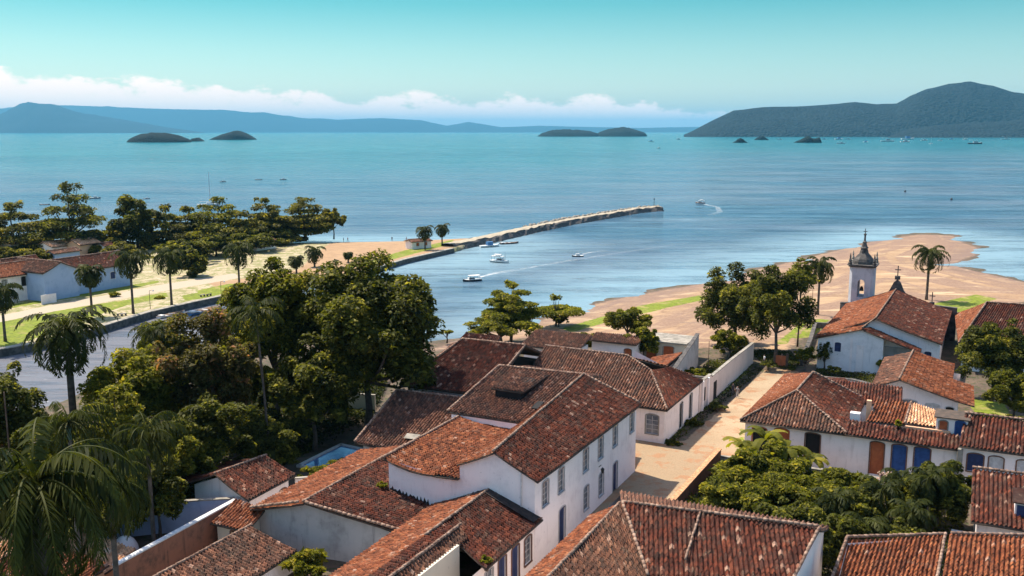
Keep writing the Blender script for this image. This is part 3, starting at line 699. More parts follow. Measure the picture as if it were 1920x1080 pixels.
rr_ = random.Random(5)
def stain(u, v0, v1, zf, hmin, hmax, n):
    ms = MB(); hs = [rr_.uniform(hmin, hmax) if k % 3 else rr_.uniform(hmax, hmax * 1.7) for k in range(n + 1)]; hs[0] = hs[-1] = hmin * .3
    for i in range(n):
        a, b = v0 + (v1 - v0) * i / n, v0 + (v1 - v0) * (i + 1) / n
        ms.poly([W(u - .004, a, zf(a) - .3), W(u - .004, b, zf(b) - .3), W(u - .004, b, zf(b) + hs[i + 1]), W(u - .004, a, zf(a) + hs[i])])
    tag(ms.build('mould_stain', M['mould_and_shade'], h), 'black mould along the foot of the gable wall')
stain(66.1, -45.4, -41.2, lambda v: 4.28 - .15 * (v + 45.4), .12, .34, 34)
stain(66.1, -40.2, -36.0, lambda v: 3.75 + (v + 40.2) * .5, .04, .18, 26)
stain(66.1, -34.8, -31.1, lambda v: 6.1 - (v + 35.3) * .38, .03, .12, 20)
# tiled back wing left of the townhouse
h = house('outbuilding', 'low tiled back wing with a plain brown roof left of the two-storey townhouse', 82, -52)
walls(h, [(76.4, -46, 3.9), (95, -46, 4.2), (95, -56.5, 4.2), (86.2, -56.8, 6.9), (76.4, -55.6, 3.9)], -.6, 'white2')
roof(h, [(75.9, -56.3, 4.1), (76.2, -45.5, 4.1), (86.4, -45.6, 7.15), (85.6, -57.4, 7.15)], 'tile_brown', caps=[((75.9, -56.3, 4.15), (85.6, -57.4, 7.15)), ((85.6, -57.4, 7.1), (86.4, -45.6, 7.1))])
roof(h, [(95.4, -45.6, 4.3), (95, -57.2, 4.3), (85.6, -57.4, 7.1), (86.4, -45.6, 7.1)], 'tile_brown')
sk = MB(); sk.poly([W(77.6, -51.4, 4.78), W(77.9, -49.9, 4.78), (W(78.7, -50.0, 5.03)), W(78.5, -51.5, 5.03)]); sk.build('roof_patch', M['stone_lt'], h)

# ------------------------------------------------------------------ low house in front of the townhouse
h = house('low_house', 'single-storey house with dark blue arched doors joined to the tall townhouse', 58, -35)
walls(h, [(42, -31, 4.1), (66.05, -31, 4.1), (66.05, -35.3, 5.85), (66.05, -40.4, 3.4), (42, -40.4, 3.4), (42, -35.3, 5.85)], -.4, 'white2',
      {0: [WIN(64.8, 1.3, 1.0, 3.35, 'glass', 'bframe'), DOOR(62.5, 1.3, 0., 3.5, 'navy', 'bframe'), DOOR(60.2, 1.3, 0., 3.55, 'navy', 'bframe'), WIN(58.0, 1.3, 1., 3.5, 'glass', 'sframe'), WIN(55.6, 1.3, 1., 3.5, 'glass', 'bframe')]})
roof(h, [(56.6, -30.45, 4.3), (66.6, -30.45, 4.3), (66.0, -35.3, 6.15), (58.2, -35.3, 6.15)], 'tile_red', caps=[((56, -35.3, 6.15), (66.0, -35.3, 6.15))])
roof(h, [(66.05, -40.9, 3.75), (42, -40.9, 3.5), (42, -35.3, 6.1), (66.0, -35.3, 6.15)], 'tile_orange_or_lit', sag=.15)
roof(h, [(42, -33.1, 5.35), (58.7, -33.1, 5.35), (58.9, -34.0, 5.95), (42, -34.0, 5.95)], 'tile_brown', name='upper_roof', sag=.02)
roof(h, [(42, -34.0, 5.98), (58.8, -34.0, 5.98), (58.6, -35.3, 6.13), (42, -35.3, 6.13)], 'tile_red', name='upper_roof', sag=0)
fl = MB(); fl.prism([W(65.2, -35.3, 6.22), W(66.04, -35.3, 6.25), W(66.04, -30.5, 4.62), W(65.0, -30.6, 4.55)], .06); fl.prism([W(65.4, -40.3, 4.0), W(66.04, -40.3, 4.0), W(66.04, -35.3, 6.25), W(65.5, -35.3, 6.22)], .05); tag(fl.build('shadow_mould_strip', M['mould_and_shade'], h), 'painted shadow and mould strip against the townhouse wall')  # shadow of the townhouse gable painted as a dark strip, together with mould
cw = MB(); cw.prism([W(42, -32.95, 1.5), W(57.0, -32.95, 1.5), W(57.0, -33.2, 1.5), W(42, -33.2, 1.5)], 3.95); cw.build('party_wall', M['cream'], h)
ridge(h, (42, -34.05, 6.0), (59.2, -34.05, 6.0))
# yellow-green weeds in the gutter
h2 = house('gable_house', 'long low house with a grey stained end wall under a broad red gable roof', 66, -48)
walls(h2, [(59.4, -54.6, 3.4), (59.5, -49.2, 4.9), (60.7, -41.3, 3.2), (73.4, -41.3, 3.2), (73.4, -49.2, 4.9), (73.4, -54.6, 3.4)], -.4, 'grey')
roof(h2, [(66.0, -40.9, 3.65), (60.4, -40.3, 3.65), (58.9, -49.2, 5.15), (66.05, -49.3, 5.15)], 'tile_red', sag=.12)
roof(h2, [(75, -45.55, 4.3), (66.05, -45.55, 4.3), (66.05, -49.3, 5.15), (75, -49.4, 5.2)], 'tile_red', sag=.05)
roof(h2, [(58.6, -54.9, 3.6), (75.5, -55.2, 3.6), (75, -49.4, 5.15), (58.9, -49.2, 5.1)], 'tile_orange_or_lit', caps=[((58.9, -49.2, 5.15), (75, -49.4, 5.2)), ((58.75, -49.6, 5.1), (58.6, -54.8, 3.7)), ((58.9, -49.0, 5.12), (60.4, -40.4, 3.72))])
# ------------------------------------------------------------------ small pavilion and garden walls at the lower left
h3 = house('garden_pavilion', 'small white garden pavilion with a peaked red tile roof beside the swimming pool', 63.5, -59.5)
walls(h3, [(60.9, -57.0, 3.3), (66.2, -57.0, 3.5), (66.4, -60.1, 4.6), (66.2, -64, 3.3), (61.2, -64, 3.3), (61.4, -61.2, 4.4)], -.3, 'white', {0: [DOOR(65.4, .9, 0., 2.6, 'wood', 'bframe')]})
roof(h3, [(60.2, -56.5, 3.5), (66.7, -56.4, 3.75), (66.9, -60.2, 4.95), (61.2, -61.4, 4.75)], 'tile_red', caps=[((61.2, -61.4, 4.75), (66.9, -60.2, 4.95))])
roof(h3, [(66.6, -65.0, 3.6), (60.0, -65.6, 3.5), (61.2, -61.4, 4.7), (66.9, -60.2, 4.9)], 'tile_red')
def garden_wall(label, chain, z0, th, mat, cop='stone_lt', coph=.10, name='garden_wall', group=None):
    g = thing(name, label, 'wall', W(*chain[0][:2], z0), group); mb = MB(); cb = MB()
    for a, b in zip(chain, chain[1:]):
        p, q = W(*a[:2]), W(*b[:2]); d = (q - p).normalized(); n = Vector((d.y, -d.x, 0)) * th / 2
        i = len(mb.v); P = [p + n, q + n, q - n, p - n]; tz = [a[2], b[2], b[2], a[2]]
        mb.v += [(x.x, x.y, z0) for x in P] + [(x.x, x.y, z) for x, z in zip(P, tz)]
        fs = [(i, i + 1, i + 5, i + 4), (i + 1, i + 2, i + 6, i + 5), (i + 2, i + 3, i + 7, i + 6), (i + 3, i, i + 4, i + 7), (i + 4, i + 5, i + 6, i + 7)]; mb.f += fs; mb.m += [0] * 5
        if coph:
            n2 = n * 1.35; P = [p + n2 - d * .02, q + n2 + d * .02, q - n2 + d * .02, p - n2 - d * .02]; i = len(cb.v)
            cb.v += [(x.x, x.y, z + .004) for x, z in zip(P, tz)] + [(x.x, x.y, z + coph) for x, z in zip(P, tz)]
            cb.f += [(i + 3, i + 2, i + 1, i), (i + 4, i + 5, i + 6, i + 7)] + [(i + k, i + (k + 1) % 4, i + 4 + (k + 1) % 4, i + 4 + k) for k in range(4)]; cb.m += [0] * 6
    mb.build('masonry', M[mat], g)
    if coph: cb.build('coping', M[cop], g)
    return g
garden_wall('bare red brick garden wall with a pale coping running from the pavilion to the corner of the yard', [(61.0, -58.4, 3.0), (46.5, -57.5, 3.0)], -.3, .35, 'brick', 'wframe', .12)
garden_wall('dark plastered garden wall with a white coping beside the small white pavilion', [(61.0, -58.9, 2.9), (57.0, -64.6, 2.9), (53, -69, 2.7)], -.3, .3, 'blue_wall', 'stone_lt', .1)
garden_wall('smooth white courtyard wall between the pavilion and the broad gable house', [(67.2, -57.0, 3.0), (68.0, -55.2, 3.2), (59.2, -55.3, 3.1)], -.3, .25, 'white', 'stone_lt', .1)
h4 = house('shed', 'tiny tiled lean-to shed tucked between the brick garden wall and the grey end wall', 58, -55)
walls(h4, [(57.0, -54.2, 2.4), (59.2, -54.4, 3.0), (59.2, -57.3, 3.0), (57.0, -57.2, 2.4)], -.3, 'cream', {3: [DOOR(-55.2, .9, 0., 2.1, 'wood', 'bframe')]})
roof(h4, [(56.6, -57.6, 2.55), (56.6, -53.6, 2.55), (59.4, -53.9, 3.35), (60.0, -57.9, 3.35)], 'tile_orange_or_lit')
h5 = house('tool_shed', 'low weathered tile roof with mossy patches in the yard below the grey stained wall', 52, -51)
walls(h5, [(46, -48.6, 1.5), (56.6, -48.6, 1.5), (56.6, -53, 2.5), (46, -53, 2.5)], -.3, 'white2')
roof(h5, [(45.5, -48.1, 1.65), (57.2, -48.6, 1.65), (56.9, -53.2, 2.95), (45.5, -53.2, 2.95)], 'tile_brown', caps=[((45.5, -53.3, 3.0), (56.9, -53.3, 3.0))])
ov = thing('outdoor_oven', 'white domed outdoor oven with a small dark doorway at the yard wall', 'oven', W(52.6, -63.6, -.3))
mb = MB(); mb.lathe(W(52.6, -63.6, -.3), [(1.15, 0), (1.15, .6), (1.05, 1.15), (.8, 1.6), (.45, 1.9), (.1, 2.02)], 16); mb.build('dome', M['white2'], ov, True)
mb = MB(); q = W(51.5, -63.3, -.3)
for k in range(9):
    a0, a1 = math.pi * k / 9, math.pi * (k + 1) / 9; V_ = Vector((math.sin(TH), -math.cos(TH), 0)); U_ = Vector((math.cos(TH), math.sin(TH), 0))
    f = lambda r, a: q + V_ * r * math.cos(a) + Vector((0, 0, .85 + r * math.sin(a)))
    for o_ in (0, .25): mb.poly([f(.55, a0) + U_ * o_, f(.55, a1) + U_ * o_, f(.85, a1) + U_ * o_, f(.85, a0) + U_ * o_])
    mb.poly([f(.85, a0), f(.85, a1), f(.85, a1) + U_ * .6, f(.85, a0) + U_ * .6])
for sgn in (-1, 1): mb.box(q + V_ * sgn * .7 + U_ * .15, .3, .3, .9, TH)
mb.build('arch', M['white'], ov)
mb = MB(); mb.box(q + U_ * .25, .1, 1.1, 1.3, TH); mb.build('doorway', M['dark'], ov)
for i, (lab, c, u0, u1, v0, v1, z) in enumerate((('low sunlit tile roof lying nearest the bottom left corner of the yard', 'tile_orange_or_lit', 40.5, 47.5, -67.5, -60, 1.3), ('low orange tile roof with a raised edge in front of the domed oven', 'tile_new', 47.9, 51.0, -70.5, -61.0, 1.0), ('low sunlit tile roof behind the trunk of the big drooping palm', 'tile_new', 43, 52, -78, -70.8, .9))):
    hh = house('low_shed', lab, (u0 + u1) / 2, (v0 + v1) / 2, -.3)
    walls(hh, [(u0, v1, z), (u1, v1, z + .2), (u1, v0, z + .6), (u0, v0, z + .5)], -.3, 'orange_wall')
    roof(hh, [(u0 - .3, v0 - .3, z + .35), (u0 - .3, v1 + .3, z), (u1 + .3, v1 + .3, z + .75), (u1 + .3, v0 - .3, z + 1.1)], c, sag=.2)
# swimming pool
pl = thing('swimming_pool', 'rectangular blue swimming pool with a pale rim in the shaded garden', 'pool', at(628, 862, .1))
P4 = [at(566, 873, .1), at(648, 884, .1), at(694, 848, .1), at(640, 836, .1)]
mb = MB(); mb.poly(P4); mb.build('pool_water', M['water_pool'], pl)
mb = MB()
for a, b in zip(P4, P4[1:] + P4[:1]):
    d = (b - a).normalized(); n = Vector((d.y, -d.x, 0)) * .45; mb.prism([a - d * .4 - Vector((0, 0, .25)), b + d * .4 - Vector((0, 0, .25)), b + d * .4 + n - Vector((0, 0, .25)), a - d * .4 + n - Vector((0, 0, .25))], .38)
mb.build('rim', M['wframe'], pl)

# ------------------------------------------------------------------ houses behind the townhouse
h = house('long_house', 'long house with a broad hipped tile roof just right of the huge dark tree', 103, -57)
walls(h, [(93.1, -50.7, 5.2), (113, -50.6, 5.2), (114, -66, 5.2), (93.0, -60.8, 5.2)], -.8, 'grey')
roof(h, [(92.4, -61.6, 5.5), (93.2, -50.2, 5.5), (103.4, -49.9, 9.4), (103.0, -58.8, 9.4)], 'tile_red', sag=.25, caps=[((92.4, -61.6, 5.5), (103.0, -58.8, 9.4)), ((103.0, -58.8, 9.4), (103.4, -49.9, 9.4)), ((103.4, -50.0, 9.3), (93.2, -50.3, 5.5))])
roof(h, [(114.5, -67, 5.5), (92.4, -61.6, 5.5), (103.0, -58.8, 9.4)], 'tile_red')
roof(h, [(113.8, -49.9, 5.5), (114.5, -67, 5.5), (103.0, -58.8, 9.4), (103.4, -49.9, 9.4)], 'tile_brown')
h = house('corner_house', 'single-storey corner house with a hipped roof and dark doors along the shaded street side', 108, -36)
walls(h, [(101.6, -31, 4.0), (116.4, -31, 3.9), (116.4, -48, 4.0), (101.6, -49.5, 4.0)], -1., 'white2',
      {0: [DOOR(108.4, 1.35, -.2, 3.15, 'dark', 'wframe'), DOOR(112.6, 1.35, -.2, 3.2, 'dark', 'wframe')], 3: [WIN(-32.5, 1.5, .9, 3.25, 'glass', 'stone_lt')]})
roof(h, [(101.2, -50, 4.2), (101.2, -30.55, 4.2), (107.4, -34.7, 7.0), (109.4, -38.4, 8.0), (109.6, -50, 8.05)], 'tile_brown', caps=[((101.2, -30.6, 4.25), (107.4, -34.7, 7.0)), ((107.4, -34.7, 7.0), (109.4, -38.4, 8.0)), ((109.4, -38.4, 8.0), (109.6, -50, 8.05))])
roof(h, [(101.2, -30.55, 4.2), (116.8, -30.55, 4.0), (113.6, -34.2, 6.0), (107.4, -34.7, 7.0)], 'tile_red', sag=.03)
roof(h, [(118, -50, 4.2), (109.6, -50, 8.0), (109.4, -38.4, 7.95), (113.6, -34.2, 5.9), (118, -32, 4.2)], 'tile_brown')
g = MB(); g.prism([W(116.45, -40.5, 3.9), W(116.45, -33.2, 3.9), W(116.2, -33.2, 3.9), W(116.2, -40.5, 3.9)], .05)
g.poly([W(116.5, -40.8, 4.0), W(116.5, -32.6, 4.0), W(116.5, -39.8, 6.9)]); g.build('gable_end', M['white'], h)

gw = garden_wall('long pale pink garden wall along the left side of the street down to the trees', [(116.45, -31.1, 3.5), (122.5, -31.1, 3.3), (122.6, -31.1, 2.95), (134, -31.1, 2.75), (149, -31.1, 2.25)], -1.2, .35, 'pinkwall', 'stone_lt', .12)
for u, z1 in ((117.6, 3.55), (120.4, 3.4)):
    b = MB(); b.box(W(u, -31.0, -1.), .55, .65, z1 + 1.05, TH); b.build('pier', M['white'], gw)
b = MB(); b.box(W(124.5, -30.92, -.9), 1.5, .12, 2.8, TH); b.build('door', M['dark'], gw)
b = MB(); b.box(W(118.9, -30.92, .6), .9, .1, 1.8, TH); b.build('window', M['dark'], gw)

# ------------------------------------------------------------------ yard and ruins behind the street wall
garden_wall('grey roofless ruin wall with a sloping top, in the yard behind the long pink wall', [(121.5, -36.2, 3.3), (131, -37.4, 3.4), (143, -38.6, 4.2)], -1.2, .45, 'grey', 'stone', .12, 'ruin_wall')
garden_wall('low broken stone wall crossing the yard between ruin wall and pink street wall', [(127.5, -36.6, 1.4), (127.5, -32, 1.5)], -1.2, .4, 'stone_lt', 'stone', .08, 'ruin_wall')
h = house('lean_to', 'small orange lean-to roof against the ruin wall', 126, -40)
walls(h, [(119.5, -38.2, 2.6), (132, -38.0, 2.9), (132, -42, 2.2), (119.5, -42, 2.0)], -1.2, 'grey')
roof(h, [(132, -42.3, 2.4), (119, -42.3, 2.2), (119, -37.6, 3.6), (132, -37.8, 3.7)], 'tile_orange_or_lit')
h = house('beach_house', 'small cream building with two reddish arched doors at the edge of the beach', 146, -43, -1)
walls(h, [(143, -40.6, 2.2), (149, -40.6, 2.2), (149, -48, 2.2), (143, -48, 2.2)], -1.2, 'cream', {3: [DOOR(-46.2, 1.7, -1., 1.7, 'rust', 'stone_lt'), DOOR(-43.3, 1.7, -1., 1.7, 'rust', 'stone_lt')]})
b = MB(); b.prism([W(142.7, -40.3, 2.2), W(149.3, -40.3, 2.2), W(149.3, -48.3, 2.2), W(142.7, -48.3, 2.2)], .22); b.build('roof', M['stone_lt'], h)
h = house('beach_house', 'long low house with a flat brown tile roof half hidden by bushes near the water', 133, -60, -.8)
walls(h, [(131, -54.5, 2.3), (136, -54.5, 2.3), (136, -63.5, 2.3), (131, -63.5, 2.3)], -1.2, 'white2')
roof(h, [(130.5, -64, 2.4), (130.5, -54, 2.4), (136.5, -54, 3.9), (136.5, -64, 3.9)], 'tile_brown')
h = house('beach_house', 'whitewashed house with a thin brown roof and reddish doorway behind beach bushes', 141, -50, -.9)
walls(h, [(139, -47.6, 2.4), (145, -47.6, 2.4), (145, -55, 2.4), (139, -55, 2.4)], -1.2, 'white', {3: [DOOR(-48.8, 1.1, -.9, 1.5, 'rust', 'bframe')]})
roof(h, [(138.4, -55.5, 2.5), (138.4, -47.2, 2.5), (142, -47.2, 3.1), (142, -55.5, 3.1)], 'tile_brown')
h = house('beach_house', 'little reddish tiled hut just behind the left end of the hipped roof near the river', 121, -66, -.8)
walls(h, [(118, -63, 2.8), (123, -63, 2.8), (123, -70, 2.8), (118, -70, 2.8)], -1.2, 'white2')
roof(h, [(117.5, -70.5, 2.9), (117.5, -62.5, 2.9), (122, -63, 5.6), (122, -69, 5.6)], 'tile_red')

# ------------------------------------------------------------------ white row on the cross street (right)
h = house('row_house', 'long white corner house with orange and blue arched doors and a hipped roof', 108, -16)
walls(h, [(101.3, -.2, 4.2), (108, -.2, 4.6), (108, -11.5, 4.6), (124, -10.6, 4.2), (124, -21.5, 3.9), (101.3, -21.6, 4.2)], -.9, 'white2',
      {5: [DOOR(-20.0, 1.45, .2, 3.6, 'dark', 'rust'), DOOR(-17.6, 1.45, .2, 3.75, 'rust', 'rust'), DOOR(-14.3, 1.5, .5, 3.75, 'dark', 'bframe'), DOOR(-7.75, 1.3, .2, 3.75, 'rust', 'bframe'), DOOR(-5.6, 1.35, .2, 3.8, 'blue', 'bframe'), DOOR(-3.4, 1.45, .2, 3.85, 'blue', 'bframe')]})
roof(h, [(100.8, -22.1, 4.3), (100.9, -10.4, 4.35), (106.1, -17, 7.0)], 'tile_brown', caps=[((100.8, -22.1, 4.3), (106.1, -17, 7.0)), ((100.9, -10.8, 4.4), (106.1, -17, 7.0)), ((106.1, -17, 7.0), (113.4, -16.4, 7.5))])
roof(h, [(124.4, -21.6, 4.0), (100.8, -22.1, 4.3), (106.1, -17, 7.0), (113.4, -16.4, 7.45)], 'tile_orange_or_lit')
roof(h, [(100.9, -10.6, 4.35), (115, -10.3, 4.6), (113.4, -16.4, 7.45), (106.1, -17, 7.0)], 'tile_red', caps=[((114.6, -10.8, 4.75), (113.4, -16.4, 7.5))])
roof(h, [(115, -10.3, 4.6), (124.4, -14, 4.3), (124.4, -21.6, 4.0), (113.4, -16.4, 7.45)], 'tile_red')
roof(h, [(100.75, -11, 4.35), (100.75, -.1, 4.35), (103.3, -.1, 5.15), (103.3, -11, 5.15)], 'tile_red', sag=.02, name='eave_roof')
b = MB(); b.box(W(104.0, -10.4, 4.2), .8, 1.0, 1.7, TH); b.build('roof_hut', M['white'], h)
b = MB(); b.box(W(105.6, -9.2, 4.0), .5, .5, 3.0, TH); b.build('chimney', M['orange_wall'], h)
roof(h, [(103.4, -9.2, 5.3), (103.9, -5.4, 5.3), (107.4, -5.1, 6.8), (107.1, -8.6, 6.8)], 'tile_orange_or_lit', name='upper_roof', caps=[((103.9, -5.4, 5.4), (107.4, -5.1, 6.9))])
roof(h, [(103.9, -5.2, 5.5), (104.3, -.9, 5.3), (106.1, -2.2, 6.7), (107.3, -5.1, 6.9)], 'tile_new', name='upper_roof')
b = MB(); b.prism([W(103.35, -5.3, 4.2), W(103.35, -1.0, 4.2), W(103.6, -1.0, 4.2), W(103.6, -5.3, 4.2)], 1.1); b.build('upper_wall', M['orange_wall'], h)
walls(h, [(103.6, -2.4, 6.6), (103.6, .6, 6.6), (106.5, .6, 6.6), (106.5, -2.4, 6.6)], 4.3, 'white2', {0: [WIN(-1.7, .75, 5.3, 6.3, 'rust', 'stone_lt'), DOOR(-.1, .8, 4.9, 6.45, 'blue', 'blue')]}, name='upper_room')
b = MB(); b.prism([W(103.4, -2.6, 6.6), W(103.4, .8, 6.6), W(106.7, .8, 6.6), W(106.7, -2.6, 6.6)], .12); b.build('upper_slab', M['eave'], h)
h = house('row_house', 'white row house with a dark blue arched window beside shuttered ones', 103, 8)
walls(h, [(101.0, 22, 4.6), (110, 22, 4.6), (110, 0, 4.6), (101.0, 0, 4.6)], -.9, 'white2',
      {3: [WIN(1.5, 1.4, 2.2, 4.05, 'navy', 'bframe'), WIN(3.35, 1.25, 2.2, 4.05, 'wframe', 'bframe'), WIN(5.8, 1.25, 2.2, 4.05, 'wframe', 'bframe'), WIN(8.4, 1.25, 2.2, 4.05, 'wframe', 'bframe')]})
roof(h, [(100.5, -.1, 4.85), (100.3, 22, 4.85), (105.2, 22, 7.0), (105.0, .2, 7.0)], 'tile_red', caps=[((105.0, .2, 7.05), (105.2, 22, 7.05))])
roof(h, [(110.4, 22, 4.8), (110.4, 0, 4.8), (105.0, .2, 6.95), (105.2, 22, 6.95)], 'tile_red')
b = MB(); b.box(W(100.95, .1, -.9), .7, .5, 5.3, TH); b.build('pilaster', M['stone_lt'], h)

# ------------------------------------------------------------------ inner court of the right block
h = house('outbuilding', 'long narrow tiled lean-to behind the corner house of the white row', 115, -11, -.5)
walls(h, [(113.6, -6.6, 4.2), (117.2, -6.6, 5.6), (117.4, -14.6, 5.6), (113.6, -14.6, 4.2)], -.9, 'white')
roof(h, [(113.2, -15.2, 4.5), (113.4, -6.3, 4.5), (117.2, -6.6, 5.9), (117.4, -15.2, 5.9)], 'tile_red')
h = house('barn_house', 'white gabled house with a wide red roof sloping to a small green lawn', 124, -4, -.6)
walls(h, [(119.3, -7.0, 6.2), (119.3, -.6, 4.5), (133, -.6, 4.5), (133, -9.5, 5.0), (119.3, -9.5, 5.4)], -.9, 'white', {0: [WIN(-5.9, 1.7, 2.2, 3.9, 'glass', 'wframe'), WIN(-3.3, 1.5, 2.4, 3.7, 'wframe', 'wframe'), DOOR(-1.4, .9, 1.0, 3.6, 'dark', 'wframe')]})
roof(h, [(118.4, 1.2, 4.35), (127.8, 1.0, 4.35), (127.4, -6.7, 6.6), (118.0, -7.1, 6.6)], 'tile_orange_or_lit', caps=[((118.0, -7.1, 6.65), (135, -6.6, 6.65))])
roof(h, [(127.8, -1.4, 5.05), (136, -1.4, 5.05), (135, -6.6, 6.6), (127.4, -6.7, 6.6)], 'tile_orange_or_lit')
roof(h, [(135, -10.2, 5.2), (118.2, -10.2, 5.4), (118.0, -7.1, 6.6), (135, -6.6, 6.6)], 'tile_brown')
garden_wall('old grey stone wall between the church garden and the tiled lean-to', [(134, -22.0, 1.6), (134.5, -14, 1.7), (131.5, -8.5, 1.7)], -1.2, .5, 'grey', 'stone', .14)
b = garden_wall('smooth lavender plastered wall panel behind the hipped corner roof', [(127, -17.2, 2.2), (126.2, -11.5, 2.2)], -1.2, .3, 'white', 'stone_lt', .08)
# ------------------------------------------------------------------ church
ch = house('church', 'old whitewashed church with a bell tower and a dark onion-shaped cap by the beach', 160, -13, -1, 'church')
walls(ch, [(150, -21.2, 3.8), (150, -14.8, 5.85), (150, -11.6, 4.6), (152.2, -11.6, 4.6), (152.2, -14, 5.9), (152.2, -21.2, 3.8)], -1.3, 'church', {0: [WIN(-18.2, .95, 2.0, 3.5, 'navy', 'church')]}, name='vestry_wall')
nm = MB(); nm.box(W(149.94, -14.9, -.9), .1, 1.0, 4.3, TH); nm.box(W(149.95, -16.2, -.9), .1, .35, 5.2, TH); nm.build('pilaster', M['white'], ch)
walls(ch, [(152.3, -21.1, 4.0), (152.3, -12.8, 7.2), (152.3, -3.9, 4.2), (181, -3.9, 4.2), (181, -12.8, 7.2), (181, -21.0, 4.0)], -1.3, 'church', {1: [WIN(-5.4, 1.0, 1.4, 2.9, 'navy', 'church')]}, name='nave_wall')
roof(ch, [(181, -21.0, 4.15), (152.0, -21.5, 4.0), (151.7, -13.1, 7.45), (181, -12.5, 7.6)], 'tile_orange_or_lit', caps=[((151.7, -13.1, 7.5), (181, -12.5, 7.65))])
roof(ch, [(151.7, -3.5, 4.35), (181, -3.0, 4.4), (181, -12.5, 7.55), (151.7, -13.1, 7.4)], 'tile_red')
roof(ch, [(152.1, -21.6, 4.05), (149.6, -21.6, 3.95), (149.6, -14.8, 6.1), (152.1, -14.2, 6.5)], 'tile_orange_or_lit', sag=.02, name='vestry_roof', caps=[((149.6, -14.8, 6.15), (151.9, -13.2, 7.4))])
roof(ch, [(149.6, -6.3, 3.2), (152.0, -6.3, 3.2), (152.2, -13.9, 5.9), (149.6, -14.8, 6.05)], 'tile_red', sag=.02, name='vestry_roof')
pw = MB(); pw.prism([W(152.1, -11.6, -1.3), W(152.1, -6.6, -1.3), W(152.25, -6.6, -1.3), W(152.25, -11.6, -1.3)], 4.4); pw.build('porch_wall', M['grey'], ch)
# facade wall with curved pediment towards the sea
fc = MB(); vv = [(-22, 4.4), (-16, 4.8), (-14.6, 5.6), (-13.6, 7.4), (-13.0, 8.8), (-12.4, 9.4), (-11.8, 8.8), (-11.2, 7.4), (-10.2, 6.0), (-8.6, 5.3), (-2.2, 5.0)]
for (a, za), (b, zb) in zip(vv, vv[1:]):
    for u in (181.1, 181.9): fc.poly([W(u, a, -1.3), W(u, b, -1.3), W(u, b, zb), W(u, a, za)])
    fc.poly([W(181.1, a, za), W(181.1, b, zb), W(181.9, b, zb), W(181.9, a, za)])
for a, za in (vv[0], vv[-1]): fc.poly([W(181.1, a, -1.3), W(181.9, a, -1.3), W(181.9, a, za), W(181.1, a, za)])
fo = fc.build('facade', M['stone'], ch)
cr = MB()
for (vx, z0, s) in ((-12.4, 9.4, 1.25), (-6.4, 5.1, 1.2)):
    cr.box(W(181.5, vx, z0), .7 * s, .7 * s, .5 * s, TH); cr.box(W(181.5, vx, z0 + .5 * s), .16, .16, 1.5 * s, TH); cr.box(W(181.5, vx, z0 + 1.35 * s), .14, .8 * s, .16, TH)
cr.build('cross', M['stone'], ch)
tw = MB(); uc, vc, hw, cf = 183.6, -18.6, 2.15, .5
def oct_(hw, cf, z): return [W(uc + a, vc + b, z) for a, b in ((-hw, -hw + cf), (-hw, hw - cf), (-hw + cf, hw), (hw - cf, hw), (hw, hw - cf), (hw, -hw + cf), (hw - cf, -hw), (-hw + cf, -hw))]
tw.prism(oct_(2.6, .6, -1.3), 4.6)
# shaft with an arched opening right through it, front to back
def shaft():
    z0, z1, ow, oz0, ozs = 3.3, 11.2, .6, 5.6, 8.3
    for u in (-hw, hw):
        for v0, v1, a, b in ((-hw + cf, -ow, z0, z1), (ow, hw - cf, z0, z1), (-ow, ow, z0, oz0)):
            tw.poly([W(uc + u, vc + v0, a), W(uc + u, vc + v1, a), W(uc + u, vc + v1, b), W(uc + u, vc + v0, b)])
        for k in range(8):
            a0, a1 = math.pi * k / 8, math.pi * (k + 1) / 8
            p0, p1 = (ow * math.cos(a0), ozs + ow * math.sin(a0)), (ow * math.cos(a1), ozs + ow * math.sin(a1))
            tw.poly([W(uc + u, vc + p0[0], p0[1]), W(uc + u, vc + p1[0], p1[1]), W(uc + u, vc + p1[0], z1), W(uc + u, vc + p0[0], z1)])
    arcp = [(ow, oz0)] + [(ow * math.cos(math.pi * k / 8), ozs + ow * math.sin(math.pi * k / 8)) for k in range(9)] + [(-ow, oz0), (ow, oz0)]
    for a, b in zip(arcp, arcp[1:]): tw.poly([W(uc - hw, vc + a[0], a[1]), W(uc - hw, vc + b[0], b[1]), W(uc + hw, vc + b[0], b[1]), W(uc + hw, vc + a[0], a[1])])
    o = oct_(hw, cf, z0)
    for i in (1, 2, 3, 5, 6, 7):
        a, b = o[i], o[(i + 1) % 8]; tw.poly([a, b, b + Vector((0, 0, z1 - z0)), a + Vector((0, 0, z1 - z0))])
shaft(); tob = tw.build('tower', M['tower'], ch)
tc = MB(); tc.prism(oct_(2.4, .5, 11.2), .25); tc.prism(oct_(2.6, .5, 11.45), .2); tc.build('cornice', M['stone'], tob)
tc = MB(); tc.prism(oct_(2.75, .6, 3.3), .25); tc.build('base_moulding', M['stone'], tob)
cp = MB(); cp.lathe(W(uc, vc, 11.6), [(2.0, 0), (1.95, .5), (1.75, 1.0), (1.25, 1.6), (.85, 2.0), (.72, 2.5), (.6, 2.9), (.8, 3.0), (.55, 3.25), (.34, 3.9), (.42, 4.1), (.2, 4.3), (.15, 5.3), (.26, 5.4), (.26, 5.6), (.08, 5.7), (.06, 6.6)], 8, rot=TH + math.pi / 8)
cp.box(W(uc, vc, 17.6), .1, .7, .12, TH); cp.build('cap', M['stone'], tob, False)
